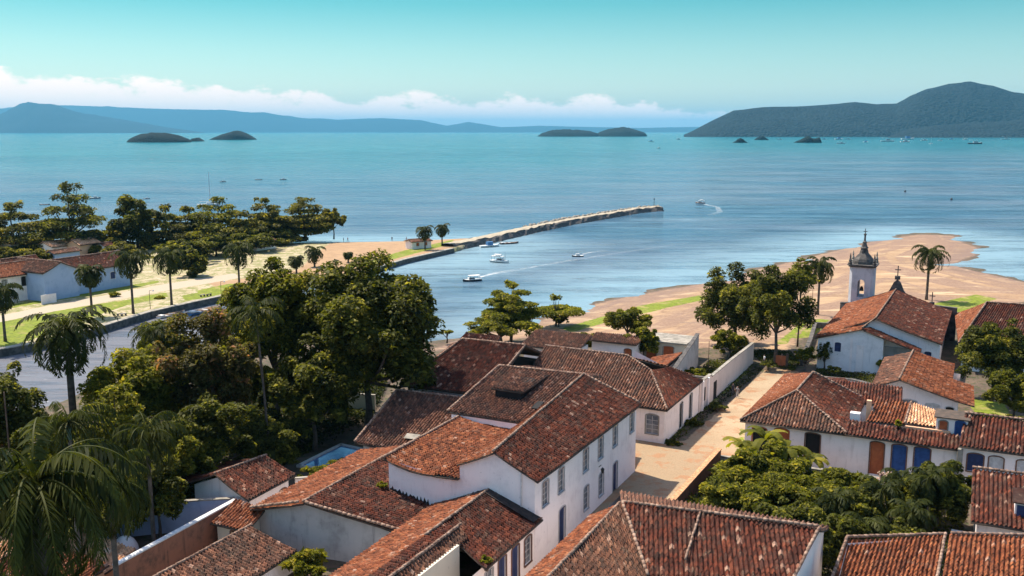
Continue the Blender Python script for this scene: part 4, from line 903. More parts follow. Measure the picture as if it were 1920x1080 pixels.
for a, b in ((-1, -1), (-1, 1), (1, 1), (1, -1)):
    pn = MB(); pn.lathe(W(uc + a * 2.1, vc + b * 2.1, 11.6), [(.36, 0), (.36, .4), (.24, .5), (.3, .8), (.12, 1.3), (.17, 1.5), (.03, 2.2)], 6); pn.build('pinnacle', M['stone_lt' if a > 0 else 'stone'], tob)
bl = MB(); bl.lathe(W(uc - .6, vc, 6.6), [(.42, 0), (.36, .25), (.24, .7), (.1, .85)], 10); bl.build('bell', M['metal'], tob)
h = house('church_annex', 'building with a long red tile roof beyond the dense dark tree, right of the church', 166, 6, -1)
walls(h, [(159, -.8, 3.2), (159, 30, 3.2), (182, 30, 3.2), (182, -.8, 3.2)], -1.3, 'church')
roof(h, [(157.5, -1.4, 3.5), (158, 30, 3.5), (170.5, 30, 8.3), (169.5, 2.2, 8.3)], 'tile_red', caps=[((157.5, -1.4, 3.6), (169.5, 2.2, 8.35)), ((169.5, 2.2, 8.35), (170.5, 30, 8.35))])
roof(h, [(183, -2.6, 3.5), (157.5, -1.4, 3.5), (169.5, 2.2, 8.3)], 'tile_orange_or_lit')
roof(h, [(183, 30, 3.5), (183, -2.6, 3.5), (169.5, 2.2, 8.3), (170.5, 30, 8.3)], 'tile_red')
garden_wall('low dark retaining wall with a pale inner kerb around the lawn beside the church', [(150.5, -23.6, .0), (168, -25.0, .0), (182, -26.4, .0), (183, -21.4, .0)], -1.6, .5, 'stone', 'stone', .05)
gate = thing('garden_gate', 'reddish wooden double gate between two posts at the far end of the street', 'gate', W(148.5, -26.5, -1))
for dv in (-.95, .95):
    b = MB(); b.box(W(148.5, -26.5 + dv, -1), .35, .35, 2.2, TH); b.build('post', M['wood'], gate)
for dv in (-.4, .4):
    b = MB(); b.box(W(148.5, -26.5 + dv, -.9), .1, .76, 1.7, TH); b.build('gate_leaf', M['rust'], gate)

# ------------------------------------------------------------------ nearest roofs along the bottom edge
h = house('low_house', 'nearest house, two tile slopes meeting at a pale valley and a white gable end', 66, -16)
walls(h, [(64.6, -10.2, 4.3), (68.7, -9.3, 6.5), (74, -9.2, 4.4), (74, -26.4, 4.4), (50, -26.5, 4.4), (50, -24, 6.2), (50, -19.8, 4.2), (61.5, -19.4, 3.9), (61.9, -17.4, 3.95)], -.3, 'white')
roof(h, [(50, -26.9, 4.9), (67.6, -26.7, 4.9), (67.0, -23.9, 6.6), (50, -23.9, 6.6)], 'tile_orange_or_lit', sag=.03, caps=[((50, -23.9, 6.6), (67.0, -23.9, 6.75))])
roof(h, [(50, -19.4, 4.1), (61.3, -19.6, 4.1), (67.0, -23.8, 6.85), (50, -23.9, 6.6)], 'tile_brown', sag=.05)
roof(h, [(64.3, -9.9, 4.5), (61.6, -17.5, 4.15), (61.2, -19.6, 4.05), (66.9, -23.7, 6.85), (68.9, -8.9, 6.9)], 'tile_red', caps=[((66.9, -23.7, 6.9), (68.9, -8.9, 6.95)), ((66.9, -23.7, 6.9), (61.2, -19.6, 4.12)), ((68.9, -8.9, 6.9), (64.3, -9.9, 4.55))])
ridge(h, (67.7, -17.6, 6.9), (63.2, -17.4, 4.95), .09)
roof(h, [(74.8, -8.9, 4.6), (74.4, -26.6, 4.6), (66.9, -23.7, 6.8), (68.9, -8.8, 6.8)], 'tile_brown')
h = house('low_house', 'pale weathered tile roof at the bottom right, left of the white dividing strip', 68, -4)
walls(h, [(60, -.8, 2.2), (76, -.8, 4.9), (71.6, -7.1, 4.9), (60, -7.3, 2.2)], -.3, 'white2')
roof(h, [(60, -8.3, 1.4), (60, -1.35, 1.4), (76.2, -.55, 5.05), (72.2, -7.25, 5.05)], 'tile_orange_or_lit', caps=[((60, -1.3, 1.5), (76.2, -.5, 5.15)), ((72.2, -7.25, 5.1), (76.2, -.55, 5.1)), ((60, -8.3, 1.45), (72.2, -7.25, 5.1))])
h = house('low_house', 'red tile roof with a dark solar panel at the bottom right corner', 68, 6)
walls(h, [(60, 16, 1.5), (78, 16, 4.9), (78, -.1, 4.9), (60, -.1, 1.5)], -.3, 'white2')
roof(h, [(60, -.9, 1.4), (60, 16, 1.4), (83, 16, 5.2), (76.2, -.2, 5.2)], 'tile_orange_or_lit', caps=[((76.2, -.1, 5.25), (83, 16, 5.25))])
b = MB(); b.prism([W(67.5, 2.7, 3.52), W(67.5, 8, 3.52), W(70.4, 8, 4.1), W(70.4, 2.7, 4.1)], .1); b.build('solar_panel', M['navy'], h)
h = house('low_house', 'steep ribbed tile roof with a dark dormer at the right edge below the white row', 88, 6)
walls(h, [(85.6, 16, 3.0), (96, 16, 4.2), (96, 1.6, 4.2), (85.6, 1.8, 3.0)], -.3, 'white2')
roof(h, [(85.0, 1.3, 3.1), (85.2, 16, 3.1), (93.2, 16, 5.4), (92.4, 1.2, 5.4)], 'tile_red', caps=[((92.4, 1.2, 5.45), (93.2, 16, 5.45))])
b = MB(); b.box(W(87.6, 5.6, 3.3), 1.6, 2.0, 1.5, TH); b.build('dormer', M['white2'], h)
b = MB(); b.box(W(86.78, 5.6, 3.55), .1, 1.7, 1.0, TH); b.build('dormer_window', M['navy'], h)
b = MB(); b.prism([W(86.4, 4.4, 4.8), W(86.4, 6.8, 4.8), W(89, 6.8, 5.2), W(89, 4.4, 5.2)], .1); b.build('dormer_roof', M['tile_red'], h)
gw = garden_wall('reddish low garden wall along the right side of the street beside the garden', [(75.5, -23.9, 1.7), (97.6, -23.5, 1.7)], -.3, .4, 'brick', 'tile_new', .12)
garden_wall('low garden wall hidden by plants in front of the white row', [(97.6, -23.4, .9), (98.2, -12, .9), (98.6, 1.2, .9)], -.3, .35, 'grey', 'stone_lt', .1)

# ------------------------------------------------------------------ left bank: houses, wall, breakwater
def simple_house(name, label, c, ang, L, D, eave, rid, z0, wall, tile, wins=(), along=True, group=None):
    """gabled house: c = middle of the front foot, ang = direction of the front (world), outside on the right of it"""
    h = thing(name, label, 'house', Vector((c.x, c.y, z0)), group)
    d = Vector((math.cos(ang), math.sin(ang), 0)); n = Vector((d.y, -d.x, 0))
    def u(x, y, z): p = c + d * x - n * y; return (*UV(p.x, p.y), z)
    if along:
        ch_ = [u(-L/2, 0, eave), u(L/2, 0, eave), u(L/2, D/2, rid - .15), u(L/2, D, eave), u(-L/2, D, eave), u(-L/2, D/2, rid - .15)]
        walls(h, ch_, z0, wall, {0: [(u(x, 0, 0)[0], w, a, b, k, 'wframe', lf) for x, w, a, b, k, lf in wins]})
        roof(h, [u(-L/2 - .4, -.5, eave + .05), u(L/2 + .4, -.5, eave + .05), u(L/2 + .4, D/2, rid), u(-L/2 - .4, D/2, rid)], tile, caps=[(u(-L/2 - .4, D/2, rid), u(L/2 + .4, D/2, rid))])
        roof(h, [u(L/2 + .4, D + .5, eave + .05), u(-L/2 - .4, D + .5, eave + .05), u(-L/2 - .4, D/2, rid), u(L/2 + .4, D/2, rid)], tile)
    else:
        ch_ = [u(-L/2, 0, eave), u(0, 0, rid - .15), u(L/2, 0, eave), u(L/2, D, eave), u(0, D, rid - .15), u(-L/2, D, eave)]
        walls(h, ch_, z0, wall)
        roof(h, [u(L/2 + .4, -.4, eave + .05), u(L/2 + .4, D + .4, eave + .05), u(0, D + .4, rid), u(0, -.4, rid)], tile, caps=[(u(0, -.4, rid), u(0, D + .4, rid))])
        roof(h, [u(-L/2 - .4, D + .4, eave + .05), u(-L/2 - .4, -.4, eave + .05), u(0, -.4, rid), u(0, D + .4, rid)], tile)
    return h
LA = math.atan2(*(lambda d: (d.y, d.x))(at(430, 512, -.3) - at(0, 592, -.3)))     # bearing of the riverside lane
def along(px, py, off=0.):
    p = at(px, py, -.3); return p + Vector((-math.sin(LA), math.cos(LA), 0)) * off
simple_house('river_house', 'white house with a bright orange tile roof at the far left river bank', along(28, 566), LA, 16, 9, 5.4, 7.6, -.4, 'white2', 'tile_orange_or_lit', [(-2, 1.3, 3.2, 4.8, 'window', 'glass'), (2.5, 1.2, 2.8, 4.9, 'door', 'dark'), (5.6, 1.3, 3.2, 4.8, 'window', 'glass'), (5.6, 1.2, .6, 2.2, 'window', 'glass')])
simple_house('river_house', 'two-storey house with a weathered grey-red roof left of the blue gable', along(78, 556, 3.), LA, 9, 9, 5.3, 8.0, -.4, 'blue_wall', 'tile_red', [(-1, 1.4, 3.0, 4.8, 'window', 'glass')])
simple_house('river_house', 'pale blue gabled house front on the far river bank', along(118, 560), LA, 8.5, 14, 5.9, 7.9, -.4, 'blue_wall', 'tile_brown', along=False)
simple_house('river_house', 'long blue house with a brown tile roof behind the riverside palms', along(192, 546, 1.), LA, 19, 8, 4.9, 7.7, -.4, 'blue_wall', 'tile_red', [(4, 1.3, 2.0, 3.6, 'window', 'navy'), (-3, 1.3, 2.0, 3.6, 'window', 'navy')])
simple_house('beach_kiosk', 'low kiosk with a pale pinkish roof between the trees and the blue houses', at(130, 478, -.3), LA, 11, 7, 2.6, 4.0, -.4, 'white2', 'tile_new')
simple_house('beach_kiosk', 'small kiosk with an apricot roof next to the pale-roofed kiosk', at(170, 478, -.3), LA, 7, 6, 3.0, 4.4, -.4, 'orange_wall', 'tile_new')
simple_house('beach_kiosk', 'small dark-fronted kiosk with a blue awning behind the brown roof', at(128, 492, -.3), LA, 8, 4, 2.6, 3.4, -.4, 'blue_wall', 'tile_brown')
simple_house('beach_kiosk', 'low white kiosk under the trees right of the apricot kiosk', at(214, 476, -.3), LA, 6, 4, 2.4, 3.2, -.4, 'white', 'tile_red')
simple_house('beach_kiosk', 'small white beach house at the edge of the trees beyond the orange roof', at(48, 474, -.3), LA, 9, 5, 2.8, 4.0, -.4, 'white2', 'tile_orange_or_lit')
simple_house('beach_kiosk', 'low reddish-roofed shelter at the sand beneath the almond trees', at(500, 468, -.3), LA, 9, 4, 2.2, 3.0, -.4, 'white2', 'tile_brown')
gfence = garden_wall('short white panel fence in front of the pale blue gabled house', [(*UV(*along(78, 571)[:2]), 1.6), (*UV(*along(106, 566)[:2]), 1.6)], -.4, .15, 'white', 'wframe', .05, 'panel_fence')
hw_ = simple_house('guard_hut', 'little white hut with a flat brown roof on the grass beside the beach palms', at(791, 466, -.3), LA * .6, 7, 4, 2.0, 2.6, -.4, 'white', 'tile_brown', [(-1.5, 1., .6, 1.6, 'window', 'rust'), (1.5, 1., .6, 1.6, 'window', 'rust')])
qw = thing('quay_wall', 'dark stone quay wall along the far bank of the river', 'wall', at(100, 638, -.3)); mb = MB(); kb = MB()
pts = [at(x, y, -.3) for x, y in BANK]
for a, b in zip(pts, pts[1:]):
    d = (b - a).normalized(); n = Vector((d.y, -d.x, 0)); mb.prism([a - n * .5 - Vector((0, 0, 3)), a + n * .35 - Vector((0, 0, 3)), b + n * .35 - Vector((0, 0, 3)), b - n * .5 - Vector((0, 0, 3))], 2.95)
    kb.prism([a - n * .9, a + n * .45, b + n * .45, b - n * .9], .16)
mb.build('masonry', M['stone'], qw); kb.build('kerb', M['stone_lt'], qw)

def breakwater():
    o = thing('breakwater', 'long dark stone breakwater with a sandy top reaching far out into the bay', 'breakwater', at(1000, 440, WATER))
    line = [at(x, y, .3) for x, y in ((838, 458), (900, 446), (955, 434), (1010, 422), (1060, 412), (1110, 404), (1150, 397.5), (1190, 391), (1222, 387.5), (1236, 387))]
    dense = []
    for a, b in zip(line, line[1:]):
        n = max(2, int((b - a).length / 2.2)); dense += [a.lerp(b, k / n) for k in range(n)]
    dense.append(line[-1]); V = []; rng = random.Random(4); prof = [(-6.2, WATER - 1), (-4.6, WATER + .5), (-3.6, -.1), (-3.1, .35), (0, .45), (3.0, .35), (3.3, .2), (4.0, WATER + .6), (4.8, WATER - 1)]
    for i, p in enumerate(dense):
        d = (dense[min(i + 1, len(dense) - 1)] - dense[max(i - 1, 0)]).normalized(); n = Vector((-d.y, d.x, 0)); w = .72 if i < len(dense) - 8 else .9
        for y, z in prof:
            j = 0 if abs(y) < 3 else rng.uniform(-.35, .35); V.append(tuple(p - Vector((0, 0, .3)) + n * (y * w + j) + Vector((0, 0, z + (rng.uniform(-.25, .25) if abs(y) > 3 else rng.uniform(-.06, .06))))))
    k = len(prof); F_, fm = [], []
    for i in range(len(dense) - 1):
        for j in range(k - 1): F_.append((i * k + j, i * k + j + 1, (i + 1) * k + j + 1, (i + 1) * k + j)); fm.append(1 if 3 <= j <= 4 else 0)
    F_.append(tuple(range((len(dense) - 1) * k, len(dense) * k))); fm.append(0)
    mesh_obj('rubble', V, F_, [M['stone'], M['gravel']], o, False, fm)
    mb = MB()                                        # pale boulders along the seaward crest
    for i in range(int(len(dense) * .35), len(dense)):
        d = (dense[min(i + 1, len(dense) - 1)] - dense[max(i - 1, 0)]).normalized(); n = Vector((-d.y, d.x, 0))
        for _ in range(2):
            c = dense[i] + n * rng.uniform(1.0, 3.0) + d * rng.uniform(-1, 1) + Vector((0, 0, -.1)); r = rng.uniform(.4, .9)
            mb.lathe(c, [(r, 0), (r * 1.1, r * .4), (r * .6, r * .9)], 5, rot=rng.random() * 6)
    tag(mb.build('boulders', M['stone_lt'], o), kind='stuff')
    mb = MB(); mb.tube([line[-1] + Vector((-2.5, 0, .1)), line[-1] + Vector((-2.5, 0, 3.2))], [.15, .1], 6); mb.lathe(line[-1] + Vector((-2.5, 0, 3.2)), [(.25, 0), (.25, .5), (.05, .8)], 8); mb.build('marker_post', M['metal'], o)
breakwater()
# ------------------------------------------------------------------ vegetation
def quads(name, V, mat, parent, tone):
    """V: (n, 4, 3) world corners; one leaf face each"""
    n = len(V); off = Vector((0, 0, 0)); q = parent
    while q is not None: off = off + q.location; q = q.parent
    me = bpy.data.meshes.new(name); v = V.reshape(-1, 3) - np.array(off)
    me.vertices.add(len(v)); me.vertices.foreach_set('co', v.astype(np.float32).ravel())
    me.loops.add(4 * n); me.loops.foreach_set('vertex_index', np.arange(4 * n, dtype=np.int32))
    me.polygons.add(n); me.polygons.foreach_set('loop_start', np.arange(0, 4 * n, 4, dtype=np.int32)); me.update(calc_edges=True)
    a = me.attributes.new('tone', 'FLOAT', 'FACE'); a.data.foreach_set('value', np.clip(tone, 0, 1).astype(np.float32))
    me.materials.append(mat); o = bpy.data.objects.new(name, me); C.objects.link(o); o.parent = parent; return o
def unit(a): return a / np.maximum(np.linalg.norm(a, axis=-1, keepdims=True), 1e-9)
def leaves(P, N, L, rng, wide=.5, bend=.18):
    L = L * 1.05; n = len(P); r = unit(rng.normal(size=(n, 3))); t1 = unit(np.cross(N, r)); t2 = np.cross(N, t1); L = L[:, None]
    return np.stack([P - t1 * L / 2 - N * L * bend, P + t2 * L * wide / 2 + N * L * .05, P + t1 * L / 2 - N * L * bend, P - t2 * L * wide / 2 + N * L * .05], 1)
def clump_leaves(c, r, rz, n, size, rng, tone0=.4, up=.55):
    d = unit(rng.normal(size=(n, 3)) + np.array([0, 0, up])); k = rng.random(n) ** .4
    P = c + d * np.stack([k * r, k * r, k * rz], 1)
    N = unit(d * .5 + np.array([0, 0, .85]) + rng.normal(size=(n, 3)) * .5)
    L = size * np.exp(rng.normal(-.05, .38, n))
    return leaves(P, N, L, rng), np.clip(tone0 + rng.normal(0, .2, n), 0, 1)
def tree(label, base, z0, top, half, kind='round', mat='leaf', n=9000, size=.42, seed=1, low=None, group=None, cat='tree', name='tree', lean=(0, 0), clumps=None, gaps=.0):
    """base: foot (x, y); top and low: heights of the crown's top and skirt; half: crown half width"""
    rng = np.random.default_rng(seed + 100); rd = random.Random(seed)
    t = thing(name, label, cat, Vector((base.x, base.y, z0)), group)
    low = z0 + (top - z0) * .3 if low is None else low
    cx, cy = base.x + lean[0], base.y + lean[1]; Rz = (top - low) / 2; zc = (top + low) / 2
    V, T, cen = [], [], []
    if kind == 'layer':                              # sea almond: flat tiers round a straight stem
        tiers = clumps or 5
        for i in range(tiers):
            f = i / max(1, tiers - 1); z = low + (top - low) * (.08 + .9 * f); rr = half * (1.0 - .72 * f ** 1.5) * rd.uniform(.85, 1.1)
            m = max(3, int(5 * (1 - f) + 3))
            for j in range(m):
                a = 2 * math.pi * (j + rd.random() * .7) / m; q = rr * rd.uniform(.45, .95)
                cen.append((np.array([cx + q * math.cos(a), cy + q * math.sin(a), z + rd.uniform(-.03, .03) * (top - low)]), rr * rd.uniform(.42, .62), (top - low) / tiers * rd.uniform(.32, .55)))
        cen.append((np.array([cx, cy, top - Rz * .1]), half * .22, Rz * .2))
    else:
        m = int((clumps or 34) * 1.7)
        for i in range(m):
            z = rd.uniform(-.75, 1.0) if kind != 'bush' else rd.uniform(-.2, 1.0); a = i * 2.39996 + rd.uniform(-.5, .5)
            s = math.sqrt(max(0, 1 - z * z)); q = rd.uniform(.55, 1.08) if i % 4 else rd.uniform(.1, .6)
            k = rd.uniform(.11, .29)
            cen.append((np.array([cx + half * (1.06 - k * .6) * q * s * math.cos(a), cy + half * (1.06 - k * .6) * q * s * math.sin(a), zc + Rz * (1.04 - k * .7) * q * z]), half * k * 1.12, Rz * k * 1.1 * rd.uniform(.8, 1.15)))
    tot = sum(c[1] ** 2 for c in cen)
    for c, r, rz in cen:
        if rd.random() < gaps: continue
        a, b = clump_leaves(c, r, rz, max(20, int(1.8 * n * r * r / tot)), size, rng, rd.uniform(.3, .75)); V.append(a); T.append(b)
    quads('crown', np.concatenate(V), M[mat], t, np.concatenate(T))
    mb = MB(); H = zc - z0; tr = max(.12, half * .045); f0 = Vector((base.x, base.y, z0 - .3)); fk = Vector((base.x + lean[0] * .5, base.y + lean[1] * .5, z0 + H * .55))
    mb.tube([f0, f0.lerp(fk, .5) + Vector((tr * .6, 0, 0)), fk], [tr * 1.5, tr * 1.05, tr * .85], 8)
    for c, r, rz in cen[::max(1, len(cen) // 9)]:
        e = Vector(c); mid = fk.lerp(e, .5) + Vector((0, 0, -.1 * (e - fk).length)); mb.tube([fk - Vector((0, 0, .2)), mid, e], [tr * .7, tr * .42, tr * .12], 6)
    mb.build('trunk', M['bark'], t, True)
    return t
def tree_px(label, cx, top_y, low_y, half_px, base_y, z0=-.3, **kw):
    b = at(cx, base_y, z0); return tree(label, b, z0, height_at(b, top_y), half_px * depth_of(b) / F_PX, low=height_at(b, low_y), **kw)

def palm_parts(root, x, y, z0, zt, L, nf=18, pairs=16, lw=.10, ll=.8, hang=.6, mat='palm', seed=1, lean=0., r=.2, shaft=True, spread=(1.25, -.35), bark='palmbark', wild=.1):
    rng = np.random.default_rng(seed); V, T = [], []; c = np.array([x + lean, y, zt])
    for k in range(nf):
        az = 2.39996 * k + rng.uniform(-.25, .25); f = (k + .5) / nf; e = spread[0] + (spread[1] - spread[0]) * f ** .85 + rng.normal(0, wild); Lk = L * rng.uniform(.8, 1.12)
        h = np.array([math.cos(az), math.sin(az), 0]); side = np.array([-math.sin(az), math.cos(az), 0]); p = c.copy(); pts = [p.copy()]; m = pairs
        for i in range(m):
            p = p + (h * math.cos(e) + np.array([0, 0, math.sin(e)])) * Lk / m; e -= (1.55 + .35 * rng.random()) / m * (1 + .9 * i / m); pts.append(p.copy())
        pts = np.array(pts); tone = rng.uniform(.2, .6)
        for i in range(1, m + 1):
            d = unit((pts[i] - pts[i - 1])[None])[0]; s = math.sin(math.pi * min(.97, (i + .6) / (m + 1.2))) ** .6 * ll
            upn = np.cross(side, d); upn = -upn if upn[2] < 0 else upn
            for sg in (-1, 1):
                v = unit((side * sg * (1 - hang * .35) + d * .45 + np.array([0, 0, -hang]) + rng.normal(0, .16, 3))[None])[0]
                w = d * lw * .5; a = pts[i]; mid = a + v * s * .5 + np.array([0, 0, .06 * s]); b = a + v * s + np.array([0, 0, -.10 * s])
                V += [np.array([a - w * .6, mid - w * 1.3, b, mid + w * 1.3])]; T.append(tone + rng.normal(0, .1))
        for i in range(m):                           # midrib
            d = unit((pts[i + 1] - pts[i])[None])[0]; wv = side * (.035 * (1 - i / m) + .010) * min(1.3, L / 4); V.append(np.array([pts[i] - wv, pts[i] + wv, pts[i + 1] + wv, pts[i + 1] - wv])); T.append(.62)
    quads('crown', np.array(V), M[mat], root, np.array(T))
    mb = MB(); n = 7; pts = [Vector((x + lean * (i / n) ** 1.6, y, z0 - .2 + (zt - z0) * i / n)) for i in range(n + 1)]
    mb.tube(pts, [r * (1.25 if i == 0 else 1.0 - .25 * i / n) for i in range(n + 1)], 9); mb.build('trunk', M[bark], root, True)
    if shaft:
        mb = MB(); mb.tube([Vector((x + lean, y, zt - L * .32)), Vector((x + lean, y, zt - L * .12)), Vector((x + lean, y, zt + .1))], [r * .8, r * .95, r * .45], 9); mb.build('crownshaft', M['hull_g'], root, True)
def palm(label, base, z0, zt, L, group=None, **kw):
    t = thing('palm_tree', label, 'palm', Vector((base.x, base.y, z0)), group); palm_parts(t, base.x, base.y, z0, zt, L, **kw); return t
def palm_px(label, bx, by, crown_y, r_px, z0=-.3, group=None, **kw):
    b = at(bx, by, z0); return palm(label, b, z0, height_at(b, crown_y), r_px * depth_of(b) / F_PX * 1.15, group, **kw)
def palm_d(label, cx, cy, D, L, z0=0, **kw):
    y = (D - (CAM_H - 10) * _s * 0) ; b = Vector(((cx - 960) / F_PX * D, D, 0)); zt = height_at(b, cy); b.x = (cx - 960) / F_PX * depth_of(Vector((0, D, zt)))
    return palm(label, b, z0, zt, L, **kw)

# trees on the near bank, centre left
tree_px('huge dense dark tree in the middle, beside the hipped roof', 690, 488, 770, 138, 812, n=30000, size=.50, mat='leaf_dk', seed=3, clumps=70, z0=0)
b = at(800, 800, 0); tree_px('smaller light-tipped tree reaching out over the river beside the huge dark tree', 778, 545, 650, 50, 790, n=5000, size=.42, mat='leaf', seed=5, clumps=18, z0=0)
tree_px('broad bright green tree left of the huge dark tree', 520, 496, 700, 100, 800, n=18000, size=.45, mat='leaf', seed=7, clumps=46, z0=0)
tree_px('tree with reddish brown leaves among the green trees', 395, 596, 810, 95, 870, n=15000, size=.36, mat='leaf_rd', seed=9, clumps=44, z0=0)
tree_px('light yellow-green tree in front of the river', 262, 655, 800, 88, 885, n=12000, size=.36, mat='leaf_lt', seed=11, clumps=40, z0=0)
tree_px('dark green tree just behind the small white pavilion', 405, 735, 880, 75, 925, n=10000, size=.34, mat='leaf_dk', seed=13, clumps=36, z0=0)
tree_px('feathery green tree below the yellow-green tree', 230, 728, 890, 92, 965, n=13000, size=.34, mat='leaf', seed=15, kind='layer', clumps=7, z0=0)
tree_px('dark green tree cut by the left edge above the drooping palm', 10, 690, 900, 85, 960, n=11000, size=.36, mat='leaf_dk', seed=17, clumps=36, z0=0)
tree_px('small olive tree between reddish tree and broad bright tree', 455, 650, 800, 62, 840, n=7000, size=.38, mat='leaf', seed=19, clumps=28, z0=0)
tree_px('dark leafy tree in deep shade in front of the huge dark tree', 590, 660, 830, 85, 845, n=9000, size=.42, mat='leaf_dk', seed=21, clumps=34, z0=0)
tree_px('shaded green tree at the river bank behind the yellow-green tree', 310, 592, 690, 50, 760, n=6000, size=.40, mat='leaf', seed=23, clumps=24, z0=0)
tree_px('shaded tree between the pool and the reddish tree', 500, 770, 870, 70, 880, n=7000, size=.34, mat='leaf_dk', seed=25, clumps=28, z0=0)
tree_px('bushy dark tree left of the red brick wall', 300, 850, 990, 62, 1010, n=7000, size=.30, mat='leaf_dk', seed=27, clumps=28, z0=0)
tree_px('mid green tree between the feathery tree and the left edge', 110, 800, 960, 80, 1010, n=9000, size=.36, mat='leaf', seed=311, clumps=32, z0=0)
tree_px('dense green tree behind the red brick wall and the dark plastered wall', 345, 800, 930, 62, 960, n=8000, size=.32, mat='leaf', seed=313, clumps=30, z0=0)
tree_px('broad leafy tree right above the white domed oven', 240, 870, 995, 60, 1015, n=7000, size=.32, mat='leaf_dk', seed=315, clumps=28, z0=0)
tree_px('dark tree above the domed oven', 180, 880, 1010, 75, 1040, n=8000, size=.30, mat='leaf_dk', seed=29, clumps=28, z0=0)
def bush(label, cx, top_y, low_y, half_px, base_y, z0=0., mat='leaf', n=2500, size=.26, seed=1, group=None, name='bush'):
    return tree_px(label, cx, top_y, low_y, half_px, base_y, z0=z0, mat=mat, n=n, size=size, seed=seed, group=group, kind='bush', clumps=16, name=name, cat='bush')
bush('low dark bush at the near edge of the swimming pool', 520, 838, 880, 42, 888, seed=31)
bush('bright green hedge between swimming pool and tiled roof', 655, 862, 905, 52, 905, mat='leaf_lt', seed=32, name='hedge')
bush('bright green hedge by the grey wall of the pool corner', 600, 876, 905, 38, 905, mat='leaf_lt', seed=33, name='hedge')
bush('bright spiky bush at the bottom edge in front of the grey stained wall', 575, 1036, 1085, 38, 1085, mat='leaf_lt', seed=34, n=1800, size=.5)
bush('dark bush under the reddish tree', 330, 800, 880, 50, 900, mat='leaf_dk', seed=35)
# palms on the near bank
palm_d('big drooping palm in the near left corner with hanging fronds', 62, 905, 42, 7.0, nf=52, pairs=46, lw=.16, ll=1.0, hang=.85, wild=.22, r=.42, seed=2, spread=(1.2, -.75), shaft=False, bark='bark')
palm_d('tall dark palm with a thick straight trunk against the river at the left', 124, 614, 92, 5.9, nf=36, pairs=22, lw=.26, ll=1.1, hang=.45, r=.42, seed=4, shaft=False, bark='bark', spread=(1.25, -.6))
palm_d('slim palm with a pale thin trunk in front of the broad bright tree', 493, 585, 96, 4.4, nf=16, pairs=18, lw=.20, ll=.95, hang=.6, r=.15, bark='bark', seed=6, lean=-.8)
palm_d('short palm with arching fronds at the river left of the reddish tree', 285, 622, 116, 4.3, nf=18, pairs=18, lw=.16, ll=.9, hang=.7, r=.2, seed=8)
palm_d('low palm with drooping fronds below the feathery tree', 128, 790, 72, 4.8, wild=.2, nf=28, pairs=22, lw=.13, ll=.9, hang=1., r=.2, seed=10)
palm_d('dark ragged palm right of the big drooping palm, above the domed oven', 205, 905, 60, 4.6, nf=30, pairs=26, lw=.15, ll=1.0, hang=1., r=.22, seed=12, shaft=False, bark='bark', spread=(1.2, -.7), wild=.2)
palm_d('mid-size palm with arching fronds beside the dark plastered wall', 275, 815, 76, 4.4, nf=28, pairs=24, lw=.16, ll=1.0, hang=.9, r=.2, seed=14, shaft=False, bark='bark', wild=.2)
pt = thing('pole', 'thin dark pole standing near the left edge in front of the river', 'pole', Vector((-44, 80, 0))); q = at(33, 1010, 0); pt.location = q
mb = MB(); mb.tube([q, Vector((q.x, q.y, height_at(q, 735)))], [.09, .06], 6); mb.build('shaft', M['wood'], pt)

# royal palms and almond trees on the far bank
G1 = 'palms along the far river bank'
for i, (bx, by, cy, rp, lab) in enumerate(((10, 640, 545, 40, 'palm at the very left edge on the far bank, beside the lane'), (173, 592, 508, 34, 'palm in front of the pale blue gabled house on the lawn'), (250, 588, 483, 40, 'palm with round drooping crown in front of the long blue house'),
        (322, 572, 480, 38, 'palm leaning over moored boats on the far bank'), (449, 540, 468, 38, 'dark-crowned palm standing on the path to the beach'), (590, 500, 470, 24, 'short palm on the beach behind the broad bright tree'), (556, 512, 486, 18, 'small young palm on the beach, left of the short palm'),
        (797, 468, 430, 21, 'beach palm standing beside the white guard hut'), (829, 460, 426, 18, 'beach palm nearest the start of the breakwater'), (653, 492, 476, 9, 'tiny young palm alone on open sand'))):
    palm_px(lab, bx, by, cy, rp, group=G1, nf=30 if by > 515 else 18, pairs=14, lw=.36, ll=1.25, bark='bark', spread=(1.25, -.7), hang=.75 if i in (0, 2, 3, 4) else .4, r=.26, seed=40 + i, shaft=i < 5)
G2 = 'trees along the beach of the far bank'
